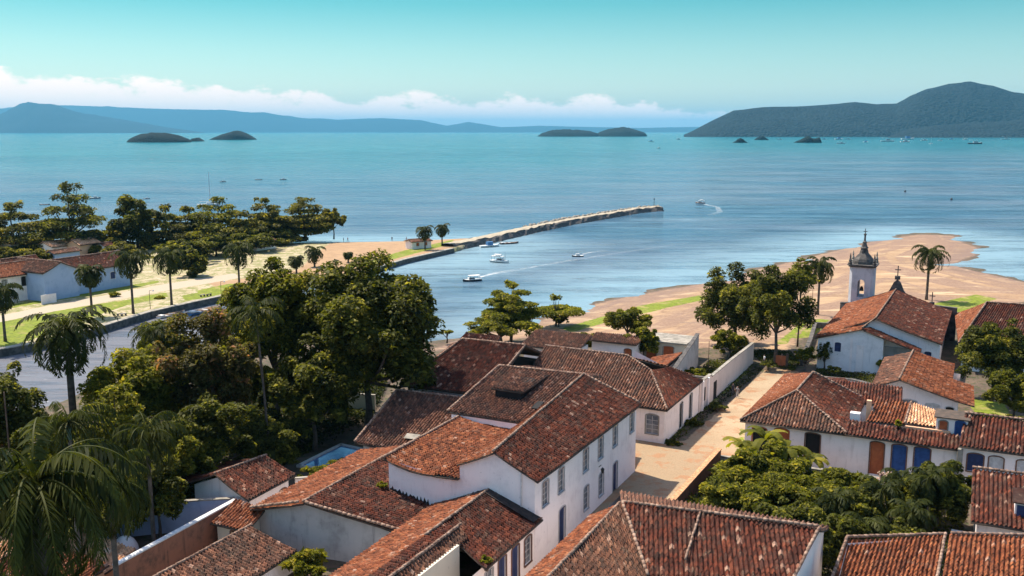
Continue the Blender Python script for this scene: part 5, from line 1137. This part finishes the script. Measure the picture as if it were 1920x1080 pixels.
FAR = [(30, 384, 470, 62, 474, 'layer', 'leaf_far', 'tiered tree at the left edge of the beach wood'), (135, 348, 468, 62, 472, 'layer', 'leaf_dk', 'tallest dark tree of the beach wood, with a flat tuft on top'), (90, 418, 472, 40, 476, 'layer', 'leaf_far', 'low spreading tree left of the tallest dark tree'),
       (212, 425, 470, 42, 470, 'layer', 'leaf_far', 'low olive tree right of the tallest dark tree'), (258, 374, 470, 44, 468, 'round', 'leaf_dk', 'dark upright tree with a ragged top in the middle of the beach wood'), (312, 388, 460, 42, 462, 'layer', 'leaf_far', 'grey-green tree right of the ragged-topped dark tree'),
       (355, 390, 455, 40, 458, 'layer', 'leaf_far', 'flat-topped tree before the white sailboat mast'), (412, 372, 452, 58, 460, 'layer', 'leaf', 'widest yellow-green almond tree of the beach wood'), (455, 400, 460, 44, 464, 'layer', 'leaf_far', 'lower tree at the foot of the widest almond tree'),
       (496, 374, 446, 42, 455, 'layer', 'leaf_far', 'almond tree with a thin pointed top tier'), (518, 395, 448, 38, 456, 'layer', 'leaf_far', 'rounded tree shading the beach kiosks'), (572, 373, 432, 52, 450, 'layer', 'leaf_far', 'open umbrella-shaped tree near the end of the beach wood'),
       (626, 390, 426, 20, 447, 'round', 'leaf_far', 'last small tree of the beach wood, standing by the waterline'), (350, 445, 490, 46, 492, 'round', 'leaf_dk', 'dark shaded tree behind the riverside palms'), (405, 440, 478, 40, 480, 'round', 'leaf_dk', 'dark shaded tree at the edge of the sand'),
       (362, 468, 515, 28, 518, 'round', 'leaf_dk', 'small bushy dark tree between two riverside palms'), (22, 462, 492, 30, 494, 'round', 'leaf_far', 'small round tree behind the bright orange roof'), (72, 468, 492, 26, 496, 'round', 'leaf_far', 'small round tree behind the weathered grey-red roof'),
       (228, 455, 482, 36, 484, 'layer', 'leaf_far', 'spreading tree between pale kiosk and palms'), (480, 430, 468, 40, 470, 'round', 'leaf_dk', 'low dark tree beside the beach path'), (-30, 400, 470, 50, 474, 'layer', 'leaf_far', 'tiered tree half outside the left edge'), (180, 455, 478, 26, 476, 'round', 'leaf_far', 'small tree behind the apricot kiosk')]
for i, (cx, ty, ly, hp, by, kd, mt, lab) in enumerate(FAR):
    tree_px(lab, cx, ty, ly + 4, hp * 1.15, by, kind=kd, mat=mt, n=int(2200 + hp * 100), size=.75, seed=60 + i, group=G2, clumps=(6 if ty < 380 else 5) if kd == 'layer' else 22)
for i, (cx, ty, hp, by, lab) in enumerate(((215, 548, 10, 556, 'small shrub on the lawn beside the long blue house'), (470, 532, 26, 545, 'bright shrubs at the end of the lane'), (520, 528, 20, 540, 'bushy green plant by the river path'), (430, 545, 14, 553, 'low shrub above the moored boats'), (300, 556, 8, 560, 'tiny shrub between the two lawn palms'))):
    bush(lab, cx, ty, by, hp, by, z0=-.3, mat='leaf_lt', n=700, size=.5, seed=90 + i)
# middle ground: waterside trees behind the houses
tree_px('layered tree leaning over the water behind the tiled roofs', 958, 533, 592, 50, 640, z0=-.9, kind='layer', mat='leaf_lt', n=6500, size=.42, seed=101, clumps=4)
tree_px('flat-topped small tree at the tip of the sandbank', 1042, 557, 584, 37, 611, z0=-1.2, kind='layer', mat='leaf_lt', n=3600, size=.42, seed=103, clumps=2)
bush('dark round bush under the flat-topped small tree', 1047, 588, 611, 20, 612, z0=-1.2, mat='leaf_dk', n=2200, size=.35, seed=104)
tree_px('bushy bright tree behind the broad hipped roof', 938, 590, 640, 66, 648, z0=-.8, kind='bush', mat='leaf', n=9000, size=.36, seed=105, clumps=34)
tree_px('green tree on the beach behind the cream building', 1176, 578, 632, 46, 642, z0=-1, mat='leaf', n=7000, size=.36, seed=107, clumps=26)
tree_px('bushy tree beside the reddish arched doors', 1206, 612, 672, 33, 676, z0=-1, mat='leaf', n=5000, size=.34, seed=109, clumps=24)
bush('wide low bush behind the ridge of the corner house', 1078, 618, 660, 38, 664, z0=-.9, n=3500, size=.32, seed=110)
bush('wide low bush left of the bushy tree by the beach', 1130, 624, 662, 34, 664, z0=-.9, n=3200, size=.32, seed=111)
bush('small weed tuft on the far roof edge', 838, 618, 630, 12, 640, z0=-.9, mat='leaf_lt', n=500, size=.3, seed=112)
bush('yellow-green creeper hanging over the pale pink street wall', 1305, 688, 715, 26, 722, z0=-.9, mat='leaf_lt', n=1500, size=.3, seed=113)
tree_px('green bush-like tree behind the end of the pink street wall', 1368, 618, 668, 33, 672, z0=-1, mat='leaf', n=4500, size=.34, seed=114, clumps=22)
# trees and palms round the church
tree_px('large dense mango tree left of the church by the sand', 1376, 498, 640, 74, 652, z0=-1.1, mat='leaf_dk', n=15000, size=.40, seed=121, clumps=40)
tree_px('large rounded tree right beside the mango tree, in front of the tower', 1452, 494, 645, 66, 685, z0=-1, mat='leaf_dk', n=12000, size=.38, seed=123, clumps=38)
palm_px('royal palm standing on the lawn left of the bell tower', 1533, 590, 497, 37, z0=-1, nf=30, pairs=18, lw=.28, ll=1.0, hang=.8, r=.26, seed=131, bark='bark', spread=(1.25, -.6))
palm_px('royal palm rising behind the church roof at the right', 1737, 562, 474, 40, z0=-1, nf=32, pairs=18, lw=.28, ll=1.0, hang=.75, r=.3, seed=133, bark='bark', spread=(1.25, -.6))
tree_px('spreading branch-like tree crown between mango tree and lawn palm', 1495, 485, 530, 28, 650, z0=-1, mat='leaf', n=2500, size=.36, seed=135, clumps=12, kind='layer')
tree_px('dense dark tree right of the church in front of the long red roof', 1858, 600, 728, 68, 750, z0=-.8, mat='leaf_dk', n=15000, size=.36, seed=137, clumps=44)
tree_px('grey-green tree beside the small lawn at the right edge', 1898, 692, 775, 52, 800, z0=-.6, mat='leaf', n=8000, size=.32, seed=139, clumps=30)
bush('yellowish bush at the end of the street in front of the church', 1508, 650, 690, 22, 694, z0=-1, mat='leaf_lt', n=1800, size=.28, seed=141)
bush('bright bush against the white church wall', 1665, 668, 698, 32, 702, z0=-1, mat='leaf_lt', n=2600, size=.30, seed=142)
bush('dark bush at the left corner of the white church wall', 1545, 640, 690, 16, 692, z0=-1, mat='leaf_dk', n=1400, size=.28, seed=143)
for i, (x, y, l) in enumerate(((1440, 690, 'dark weeds at the end of the street under the trees'), (1560, 700, 'low weeds along the old grey stone wall'), (1300, 800, 'weeds at the foot of the dark street doors'), (1262, 838, 'weeds at the corner of the corner house'), (1345, 770, 'grassy weeds in the shaded street gutter'), (1850, 790, 'clipped hedge behind the right row house roof'), (1900, 796, 'ragged hedge at the right edge behind the row house'))):
    bush(l, x, y - 14, y, 18 if i < 5 else 34, y, z0=-.5, mat='leaf_dk' if i < 5 else 'leaf', n=900, size=.24, seed=150 + i)

# walled garden in the right foreground
def Tuv(label, u, v, half, top, low, **kw): return tree(label, W(u, v), 0., top, half, low=low, **kw)
def banana(label, u, v, H, seed):
    t = thing('banana_plant', label, 'banana plant', W(u, v, 0)); rng = np.random.default_rng(seed); V, T = [], []; c = np.array(W(u, v, H * .62))
    for k in range(9):
        az = 2.4 * k + rng.uniform(-.3, .3); e = rng.uniform(.7, 1.4); L = H * rng.uniform(.45, .62); h = np.array([math.cos(az), math.sin(az), 0]); sd = np.array([-math.sin(az), math.cos(az), 0]); p = c.copy(); n = 8; w0 = 0; tone = rng.uniform(.4, .9)
        for i in range(n):
            q = p + (h * math.cos(e) + np.array([0, 0, math.sin(e)])) * L / n; e -= rng.uniform(.2, .34); w1 = .48 * math.sin(math.pi * (i + 1.2) / (n + 1.4)) ** .7; dz = np.array([0, 0, -.10])
            for s_ in (-1, 1): V.append(np.array([p, q, q + sd * s_ * w1 + dz, p + sd * s_ * w0 + dz])); T.append(tone + rng.normal(0, .06))
            p, w0 = q, w1
    quads('leaves', np.array(V), M['leaf_lt'], t, np.array(T)); mb = MB(); mb.tube([W(u, v, -.1), W(u, v, H * .64)], [.16, .09], 8); mb.build('stem', M['hull_g'], t, True)
banana('tall banana plant in front of the arched openings of the white row', 95.6, -18.2, 6.4, 1)
banana('banana plant nearest the street corner in the walled garden', 95.0, -20.6, 5.0, 2)
banana('banana plant with long leaves right of the tall banana plant', 94.6, -16.0, 5.6, 3)
banana('small banana plant beside the garden wall of the white row', 95.8, -13.6, 4.0, 4)
banana('banana plant below the blue doors of the white row', 95.4, -2.6, 4.2, 5)
Tuv('dense green shrub mass at the street side of the walled garden', 89.0, -18.0, 3.5, 5.0, .4, mat='leaf', n=9000, size=.34, seed=161, clumps=34)
Tuv('tall bright shrub under the banana plants', 92.2, -16.4, 3.6, 5.0, .4, mat='leaf_lt', n=7000, size=.34, seed=163, clumps=30)
Tuv('dark shrub in the middle of the walled garden', 87.5, -14.6, 3.8, 4.4, .3, mat='leaf', n=7000, size=.32, seed=165, clumps=30)
Tuv('green shrub against the back of the nearest tiled house', 82.5, -17.8, 3.6, 4.2, .3, mat='leaf', n=6500, size=.30, seed=167, clumps=30)
Tuv('dark shrub behind the nearest white gable end', 79.6, -13.2, 3.2, 4.8, .3, mat='leaf_dk', n=6500, size=.30, seed=169, clumps=30)
Tuv('olive shrub below the orange door of the white row', 92.0, -10.8, 3.4, 3.2, .3, mat='leaf', n=6000, size=.30, seed=171, clumps=28)
Tuv('dark green shrub at the bottom right of the white gable end', 76.0, -8.3, 2.8, 5.6, .2, mat='leaf_dk', n=5000, size=.28, seed=173, clumps=26)
Tuv('mixed shrub with pale blossoms in front of the blue doors', 96.8, -6.0, 1.3, 2.6, .6, mat='flower', n=900, size=.20, seed=175, clumps=14)
Tuv('rounded leafy tree left of the garden palms, under the orange door', 89.0, -9.4, 3.0, 4.4, .3, mat='leaf', n=6500, size=.32, seed=191, clumps=30)
Tuv('rounded dark tree between the two middle garden palms', 85.4, -8.0, 2.6, 4.4, .3, mat='leaf_dk', n=6000, size=.30, seed=193, clumps=28)
Tuv('leafy tree below the second blue door among the garden palms', 90.0, -3.4, 2.4, 4.2, .3, mat='leaf', n=5000, size=.30, seed=195, clumps=26)
Tuv('dark leafy tree against the ribbed tile roof at the right', 90.5, -1.4, 3.2, 6.2, .4, mat='leaf_dk', n=7500, size=.30, seed=177, clumps=32)
Tuv('dark shrub between the palms and the pale weathered roof', 80.5, -4.2, 2.6, 4.0, .3, mat='leaf_dk', n=5000, size=.28, seed=179, clumps=26)
for i, (u, v, h_, L, l) in enumerate(((87.0, -6.0, 5.0, 2.9, 'feathery garden palm in the middle of the walled garden'), (91.5, -4.6, 4.6, 2.6, 'garden palm in front of the second blue door'), (83.6, -9.6, 4.6, 2.8, 'garden palm behind the dark shrubs near the white gable end'),
        (83.8, -3.4, 4.6, 2.8, 'garden palm just above the pale weathered roof'), (88.6, -2.2, 6.2, 2.8, 'tallest garden palm before the ribbed roof'), (80.0, -6.6, 4.2, 2.6, 'garden palm nearest the pale weathered roof'))):
    palm(l, W(u, v), 0., h_ - 1.0, L, group='garden palms in the walled garden', nf=22, pairs=16, lw=.20, ll=.68, hang=.6, r=.10, seed=180 + i, shaft=False, mat='palm')

def undergrowth(label, name, poly, n, size, hmax, mat, seed, z0=0.):
    """leafy ground cover nobody could count"""
    rng = np.random.default_rng(seed); q = uv_poly(poly); lo, hi = q.min(0), q.max(0); P = rng.uniform(lo, hi, (n * 3, 2)); d, _ = sdist(P, q); P = P[d > 0][:n]
    hh = np.clip(fbm(P[:, 0] * .25, P[:, 1] * .25, 4, seed) * .9 + .55, .05, 1.2) * hmax
    z = ground_height(P) + hh * rng.random(len(P)) ** .5; X = np.column_stack([P, z]); N = unit(np.array([0, 0, .8]) + rng.normal(size=(len(P), 3)) * .6)
    root = None; V = leaves(X, N, size * rng.uniform(.6, 1.4, len(P)), rng); tone = np.clip(.3 + .5 * fbm(P[:, 0] * .12, P[:, 1] * .12, 3, seed + 5) + rng.normal(0, .16, len(P)), 0, 1)
    o = quads(name, V, M[mat], None, tone); tag(o, label, 'undergrowth', kind='stuff')
undergrowth('dense undergrowth covering the shaded garden on the near river bank', 'undergrowth', [(70, -66), (80, -66), (92, -66), (104, -72), (118, -80), (105, -92), (88, -96), (70, -92), (56, -84), (58, -70)], 42000, .40, 1.6, 'leaf_dk', 301)
undergrowth('low weeds and ground cover of the walled garden', 'ground_cover', [(76, -23.4), (97, -23.2), (97.6, -12), (97.8, 1), (86, .8), (78, -1), (73, -8.6), (75, -9.5), (75, -22)], 16000, .30, 1.1, 'leaf', 302)
undergrowth('tangled weeds in the yard behind the pale pink street wall', 'undergrowth', [(118, -31.8), (148, -31.8), (146, -37.4), (124, -35.8)], 6000, .3, .9, 'leaf', 303)
undergrowth('patchy weeds round the church garden and inner court', 'undergrowth', [(135, -21), (149.5, -21), (149.5, -5), (138, -5), (135, -9)], 6000, .3, .7, 'leaf', 304)
undergrowth('dark weeds in the shade of the church trees', 'undergrowth', [(150, -30), (146, -24), (152, -24), (160, -27), (158, -34)], 3000, .3, .6, 'leaf_dk', 305)
w_ = garden_wall('bare cream wall glimpsed under the skirts of the huge dark tree', [(*UV(*at(655, 768, 0)[:2]), 2.2), (*UV(*at(704, 772, 0)[:2]), 2.2)], -.3, .3, 'cream', 'stone_lt', .1)
undergrowth('dark weedy verge in the shade of the street wall', 'undergrowth', [(103, -30.9), (148, -30.9), (146, -28.6), (120, -29.2), (104, -29.7)], 5200, .26, .45, 'leaf_dk', 306)
# ------------------------------------------------------------------ boats
def boat(name, label, p, heading, L, B, kind, hull='hull_w', group=None, top='canvas'):
    """p: point on the water; heading: direction of the bow"""
    t = thing(name, label, 'boat', Vector((p.x, p.y, WATER)), group); f = Vector((math.cos(heading), math.sin(heading), 0)); s = Vector((-f.y, f.x, 0))
    def q(a, b, z): return t.location + f * a * L + s * b * B + Vector((0, 0, z))
    st = [(-.5, .36, .0), (-.3, .46, 0), (0, .5, 0), (.22, .42, .02), (.38, .24, .08), (.5, .02, .18)]; h = .09 * L if kind != 'canoe' else .06 * L
    mb = MB(); n = len(st); V = []
    for a, w, r in st: V += [q(a, -w, h * (1 + r * 3)), q(a, -w * .82, h * .35), q(a, 0, -.25), q(a, w * .82, h * .35), q(a, w, h * (1 + r * 3))]
    i0 = len(mb.v); mb.v += [tuple(v) for v in V]
    for i in range(n - 1):
        for j in range(4): k = i0 + i * 5 + j; mb.f.append((k, k + 1, k + 6, k + 5)); mb.m.append(0)
        k = i0 + i * 5; mb.f.append((k + 4, k, k + 5, k + 9)); mb.m.append(1)
    mb.f.append((i0, i0 + 1, i0 + 2, i0 + 3, i0 + 4)); mb.m.append(0)
    mb.build('hull', [M[hull], M['wood'] if kind == 'canoe' else M['hull_w']], t)
    def block(nm, a0, a1, w, z0, z1, mat, ins=.0):
        b = MB(); b.prism([q(a0, -w, z0), q(a1, -w * (1 - ins), z0), q(a1, w * (1 - ins), z0), q(a0, w, z0)], z1 - z0); return b.build(nm, M[mat], t)
    if kind in ('motor', 'tour'):
        c = block('cabin', -.12, .2, .30, h * 1.0, h * 1.0 + .11 * L, 'hull_w', .2)
        b = MB(); b.prism([q(-.08, -.306, h * 1.0 + .045 * L), q(.17, -.27, h + .045 * L), q(.17, .27, h + .045 * L), q(-.08, .306, h + .045 * L)], .04 * L); b.build('window', M['dark'], c)
        block('canopy', -.42, .18, .36, h + .19 * L, h + .205 * L, top)
        for a in (-.38, .12):
            for w in (-.32, .32):
                b = MB(); b.tube([q(a, w, h), q(a, w, h + .19 * L)], [.035, .035], 5); b.build('post', M['metal'], t)
    if kind == 'tour':
        block('upper_deck', -.3, .05, .3, h + .27 * L, h + .285 * L, top); b = MB()
        for a in (-.28, .03):
            for w in (-.28, .28): b.tube([q(a, w, h + .2 * L), q(a, w, h + .275 * L)], [.04, .04], 5)
        b.tube([q(.3, 0, h), q(.3, 0, h + .42 * L)], [.06, .03], 6); b.build('mast', M['wood'], t)
    if kind == 'sail':
        b = MB(); b.tube([q(.08, 0, 0), q(.08, 0, 1.55 * L)], [.24, .16], 6); b.build('mast', M['hull_w'], t); block('cabin', -.1, .22, .25, h, h + .08 * L, 'hull_w', .3)
        b = MB(); b.tube([q(.08, 0, .22 * L), q(-.4, 0, .2 * L)], [.1, .1], 6); b.build('boom', M['canvas'], t)
    if kind == 'small':
        block('cabin', -.15, .15, .3, h, h + .16 * L, 'hull_w' if hull != 'hull_w' else 'hull_b', .25)
    if kind == 'canoe':
        for a in (-.25, 0., .22):
            b = MB(); b.prism([q(a - .03, -.4, h * .9), q(a + .03, -.4, h * .9), q(a + .03, .4, h * .9), q(a - .03, .4, h * .9)], .06); b.build('bench', M['hull_w'], t)
        block('stern_cover', -.45, -.32, .3, h * .95, h * 1.5, 'canvas', .1)
    return t
wp = lambda x, y: at(x, y, WATER)
boat('tour_boat', 'white double-deck excursion boat with a canopy in the channel below the breakwater', wp(937, 492), R(-32), 6.2, 2.4, 'tour')
boat('motor_boat', 'white motor boat with a dark waterline trailing a short wake, nearest in the channel', wp(885, 527), R(205), 5.0, 2.0, 'motor', 'hull_d')
boat('motor_boat', 'small dark motor boat alone in mid channel', wp(1083, 481), R(190), 3.6, 1.6, 'small', 'hull_d')
boat('motor_boat', 'little reddish boat leaving a curved wake beyond the breakwater tip', wp(1313, 381), R(150), 5.0, 2.2, 'tour', 'hull_r')
boat('moored_boat', 'pale boat moored against the breakwater, with a low cabin', wp(918, 463), R(28), 7, 2.2, 'small', 'hull_w')
boat('moored_boat', 'dark narrow boat moored against the breakwater', wp(955, 457), R(28), 7, 2.0, 'canoe', 'hull_d')
boat('long_boat', 'long blue open boat moored at the far river bank', wp(386, 585), LA, 9.5, 2.6, 'canoe', 'hull_b')
boat('long_boat', 'pale open boat drawn up at the quay left of the long blue boat', wp(322, 592), LA, 7.0, 2.0, 'canoe', 'hull_w')
boat('long_boat', 'small dark blue skiff in front of the pale open boat', wp(334, 601), LA, 4.0, 1.5, 'canoe', 'hull_b')
boat('sailboat', 'sailboat with a tall bare mast behind the beach wood', wp(391, 386), R(20), 11, 3.0, 'sail')
for x, y, L_, k, hl, lab in ((418, 341, 4.5, 'small', 'hull_d', 'leftmost of three tiny dark boats anchored on the open bay'), (485, 337, 5.5, 'canoe', 'hull_d', 'flat middle one of three tiny boats anchored on the open bay'), (531, 337, 5, 'small', 'hull_d', 'rightmost of three tiny dark boats anchored on the open bay'), (179, 372, 5.5, 'small', 'hull_d', 'dark boat right of the tallest tree of the beach wood'),
                         (84, 384, 5, 'canoe', 'hull_d', 'dark boat left of the tallest tree of the beach wood'), (275, 373, 3.5, 'small', 'hull_d', 'tiny dark boat above the ragged-topped tree'), (1235, 278, 9, 'small', 'hull_d', 'small dark boat alone below the twin islands')):
    boat('anchored_boat', lab, wp(x, y), R(10), L_, L_ * .34, k, hl)
rb = random.Random(8)
for i, (x, y, L_) in enumerate(((1221, 263, 15), (1272, 259, 18), (1462, 259, 16), (1573, 258, 30), (1590, 259, 20), (1577, 267, 18), (1623, 264, 16), (1664, 263, 34), (1697, 264, 26), (1702, 257, 44), (1733, 261, 20), (1763, 262, 14), (1784, 256, 18), (1810, 259, 20), (1886, 257, 30), (1545, 257, 16))):
    boat('distant_boat', 'white boat anchored far off below the dark wooded hill', wp(x, max(y, 259) + 2.5), R(rb.uniform(-25, 25)), L_ * 1.35, L_ * .4, 'motor' if i % 3 else 'small', 'hull_w', 'white boats anchored far off under the hill')
boat('distant_boat', 'far white sailing boat with its mast up, below the wooded hill', wp(1745, 270), R(20), 14, 4, 'sail')
boat('distant_boat', 'dark-hulled ship anchored far off near the right edge', wp(1828, 270), R(-10), 40, 10, 'motor', 'hull_d')
# wakes: thin sheets of foam on the water
def foam_mat():
    m, t, b, o = new_mat('foam'); p = pos(t); b.inputs['Base Color'].default_value = (.75, .76, .76, 1); b.inputs['Roughness'].default_value = .8
    tr = t.new('ShaderNodeBsdfTransparent'); mx = t.new('ShaderNodeMixShader'); n = t.noise(t.mapping(p, (.5, 1, 1)), 1.2, 5, .7)
    a = t.new('ShaderNodeAttribute', attribute_name='tone').outputs['Fac']
    t.put(mx.inputs[0], t.math('MULTIPLY', t.step(n, .38, .62), a)); t.l.new(tr.outputs[0], mx.inputs[1]); t.l.new(b.outputs[0], mx.inputs[2]); t.l.new(mx.outputs[0], o.inputs[0]); return m
FOAM = foam_mat()
def wake(label, pts, w0, w1, a0=.8, a1=.1):
    V, F_, T = [], [], []; P = [wp(*q) + Vector((0, 0, .03)) for q in pts]; D = []
    for a, b in zip(P, P[1:]): D += [a.lerp(b, k / 6) for k in range(6)]
    D.append(P[-1])
    for i, p in enumerate(D):
        d = (D[min(i + 1, len(D) - 1)] - D[max(i - 1, 0)]).normalized(); n = Vector((-d.y, d.x, 0)); f = i / (len(D) - 1); w = w0 + (w1 - w0) * f; V += [p + n * w, p - n * w]
        if i: F_.append((2 * i - 2, 2 * i - 1, 2 * i + 1, 2 * i)); T.append(a0 + (a1 - a0) * f)
    o = mesh_obj('wake', V, F_, FOAM, tone=T); tag(o, label, 'wake', kind='stuff')
wake('white foam wake behind the nearest motor boat', [(898, 520), (930, 512), (975, 505)], .5, 1.6)
wake('long faint wake line across the channel', [(975, 505), (1060, 490), (1150, 476), (1290, 455)], .8, .9, .3, .05)
wake('short wake behind the small dark motor boat', [(1092, 477), (1110, 473), (1135, 470)], .4, .9, .6, .1)
wake('curved wake beyond the breakwater tip', [(1320, 383), (1345, 388), (1350, 397), (1330, 404)], .8, 1.8, .5, .05)
wake('foam line behind the far anchored boats', [(560, 325), (680, 326), (800, 325)], .7, .7, .35, .2)
for i, (x, y) in enumerate(((1697, 360), (1784, 375))):
    b = thing('buoy', ('small dark buoy floating off the sandbank', 'dark mooring buoy floating nearer to the right edge')[i], 'buoy', wp(x, y)); mb = MB(); mb.lathe(wp(x, y), [(.3, -.3), (.7, .2), (.5, .8), (.1, 1.3)], 8); mb.build('float', M['hull_d'], b)

# ------------------------------------------------------------------ people, posts and small things
def person(label, p, heading, shirt, trousers, pose='stand', group=None):
    t = thing('person', label, 'person', p, group)
    Vt, Ed, Rd = [], [], []
    def v(x, y, z, r, par=None):
        Vt.append((x, y, z)); Rd.append(r); i = len(Vt) - 1
        if par is not None: Ed.append((par, i))
        return i
    st = .16 if pose == 'walk' else .02
    pel = v(0, 0, .93, .13); wa = v(0, 0, 1.08, .12, pel); ch = v(0, 0, 1.30, .145, wa); ne = v(0, .01, 1.47, .055, ch); hd = v(0, .02, 1.58, .085, ne); tp = v(0, .02, 1.68, .085, hd); v(0, .105, 1.60, .018, hd); ja = v(0, .05, 1.54, .05, hd)
    for s in (-1, 1):
        hp = v(s * .09, 0, .88, .09, pel); kn = v(s * .10, s * st + .02, .48, .06, hp); an = v(s * .10, s * st * 1.4 - .02, .08, .04, kn); v(s * .11, s * st * 1.4 + .14, .03, .035, an)
        sh = v(s * .19, 0, 1.40, .06, ch); el = v(s * .25, -s * st * .7 - .02, 1.13, .042, sh); wr = v(s * .25, -s * st * 1.2 + .06, .90, .03, el); pm = v(s * .25, -s * st * 1.3 + .08, .84, .03, wr)
        for k in range(4): f1 = v(s * (.25), -s * st * 1.3 + .055 + .02 * k, .785, .009, pm); v(s * .24, -s * st * 1.3 + .065 + .02 * k, .745 - .008 * (k in (1, 2)), .008, f1)
        f1 = v(s * .235, -s * st * 1.3 + .12, .83, .009, pm); v(s * .23, -s * st * 1.3 + .135, .80, .008, f1); v(s * .085, .03, 1.59, .02, hd)
    ca, sa = math.cos(heading - math.pi / 2), math.sin(heading - math.pi / 2)
    me = bpy.data.meshes.new('body'); me.from_pydata([(x * ca - y * sa, x * sa + y * ca, z) for x, y, z in Vt], Ed, [])
    o = bpy.data.objects.new('body', me); C.objects.link(o); o.parent = t
    md = o.modifiers.new('skin', 'SKIN'); md.use_smooth_shade = True
    for i, sv in enumerate(me.skin_vertices[0].data): sv.radius = (Rd[i], Rd[i]); sv.use_root = (i == 0)
    o.modifiers.new('sub', 'SUBSURF').levels = 1
    m, tt, b, oo = new_mat('clothed_body'); z = tt.new('ShaderNodeSeparateXYZ'); tt.put(z.inputs[0], tt.new('ShaderNodeTexCoord').outputs['Object'])
    c = tt.mix(tt.math('GREATER_THAN', z.outputs[2], .95), trousers, shirt); c = tt.mix(tt.math('GREATER_THAN', z.outputs[2], 1.46), c, (.32, .18, .12)); c = tt.mix(tt.math('LESS_THAN', z.outputs[2], .10), c, (.05, .04, .04))
    c = tt.mix(tt.math('GREATER_THAN', z.outputs[2], 1.655), c, (.02, .015, .012))
    ax_ = tt.math('ABSOLUTE', tt.math('ADD', tt.math('MULTIPLY', z.outputs[0], ca), tt.math('MULTIPLY', z.outputs[1], sa)))
    c = tt.mix(tt.math('MULTIPLY', tt.math('GREATER_THAN', ax_, .205), tt.math('LESS_THAN', z.outputs[2], 1.2)), c, (.32, .18, .12))
    tt.put(b.inputs['Base Color'], c); b.inputs['Roughness'].default_value = .8; me.materials.append(m)
    return t
def gz(x, y, z=-.8):
    p = at(x, y, z); return Vector((p.x, p.y, float(ground_height(np.array([[p.x, p.y]]))[0])))
person('person in a dark shirt walking on the shaded side of the street', gz(1374, 742), R(250), (.04, .04, .05), (.06, .06, .08), 'walk')
person('person in pale trousers standing beside the walker on the street', gz(1382, 748), R(70), (.30, .28, .27), (.5, .48, .45))
person('person in a white shirt at the far end of the street', gz(1433, 682), R(200), (.75, .75, .75), (.08, .08, .1))
person('person in dark clothes near the reddish gate at the end of the street', gz(1466, 680), R(120), (.08, .05, .05), (.05, .05, .06))
for i, (x, y, sh, lab) in enumerate(((644, 449, (.08, .08, .1), 'person in dark clothes standing at the waterline by the last beach tree'), (652, 447, (.4, .12, .1), 'person in a red top at the waterline'), (735, 447, (.06, .06, .08), 'person in dark clothes walking alone along the beach'), (762, 449, (.3, .3, .32), 'person in grey on the beach left of the guard hut'), (695, 486, (.07, .07, .09), 'person walking on the open sand above the quay'))):
    person(lab, gz(x, y, -.6), R(60 * i), sh, (.10, .10, .13), 'walk' if i % 2 else 'stand')
def post(name, label, cat, x, y, top, r=.07, arm=False, z=-.8):
    p = gz(x, y, z); t = thing(name, label, cat, p); H = height_at(p, top); mb = MB(); mb.tube([p, Vector((p.x, p.y, H))], [r, r * .7], 6); mb.build('pole', M['wood'] if not arm else M['metal'], t)
    if arm:
        mb = MB(); mb.tube([Vector((p.x, p.y, H)), Vector((p.x + .7, p.y, H + .15))], [.04, .03], 5); mb.build('arm', M['metal'], t); mb = MB(); mb.lathe(Vector((p.x + .8, p.y, H - .15)), [(.12, 0), (.2, .2), (.05, .35)], 8); mb.build('lamp', M['hull_w'], t)
post('utility_pole', 'thin pole on the sand just left of the lawn palm', 'pole', 1522, 585, 500, .06)
post('street_lamp', 'lamp post on the corner of the pale pink street wall', 'street lamp', 1389, 690, 655, .06, True)
post('utility_pole', 'short pole in the yard behind the pink street wall', 'pole', 1328, 690, 640, .06)
post('utility_pole', 'thin post on the beach lawn left of the breakwater', 'pole', 693, 486, 470, .06, z=-.4)
post('street_lamp', 'lamp post on the riverside lawn between two palms', 'street lamp', 282, 580, 545, .06, True, z=-.4)
post('street_lamp', 'lamp post on the path beside the moored boats', 'street lamp', 415, 556, 528, .06, True, z=-.4)
for i, (x, y) in enumerate(((380, 556), (392, 555), (225, 592), (232, 592))):
    p = gz(x, y, -.3); t = thing('bench', ('stone bench above the long blue boat', 'second stone bench beside the lamp post above the moored boats', 'dark bench on the quay left of the round-crowned palm', 'pale bench on the quay left of the round-crowned palm')[i], 'bench', p)
    mb = MB(); mb.box(p + Vector((0, 0, .38)), 1.3, .45, .1, LA); mb.build('seat', M['stone_lt' if i in (0, 3) else 'stone'], t)
    for s in (-.5, .5): mb = MB(); mb.box(p + Vector((s * math.cos(LA), s * math.sin(LA), -.1)), .12, .4, .475, LA); mb.build('leg', M['stone'], t)
# weeds in gutters and pale stones
for i, (u, v, z, l) in enumerate(((57.4, -30.9, 4.1, 'bright weeds growing in the gutter of the low house front'), (66.0, -45.9, 4.3, 'small weed tuft at the foot of the townhouse wing wall'), (103.2, -6.0, 5.1, 'little green weeds on the eave of the white row'))):
    tree(l, W(u, v), z - .1, z + .75, .55, 'bush', 'leaf_lt', 260, .22, 200 + i, low=z, name='weeds', cat='weeds', clumps=6)
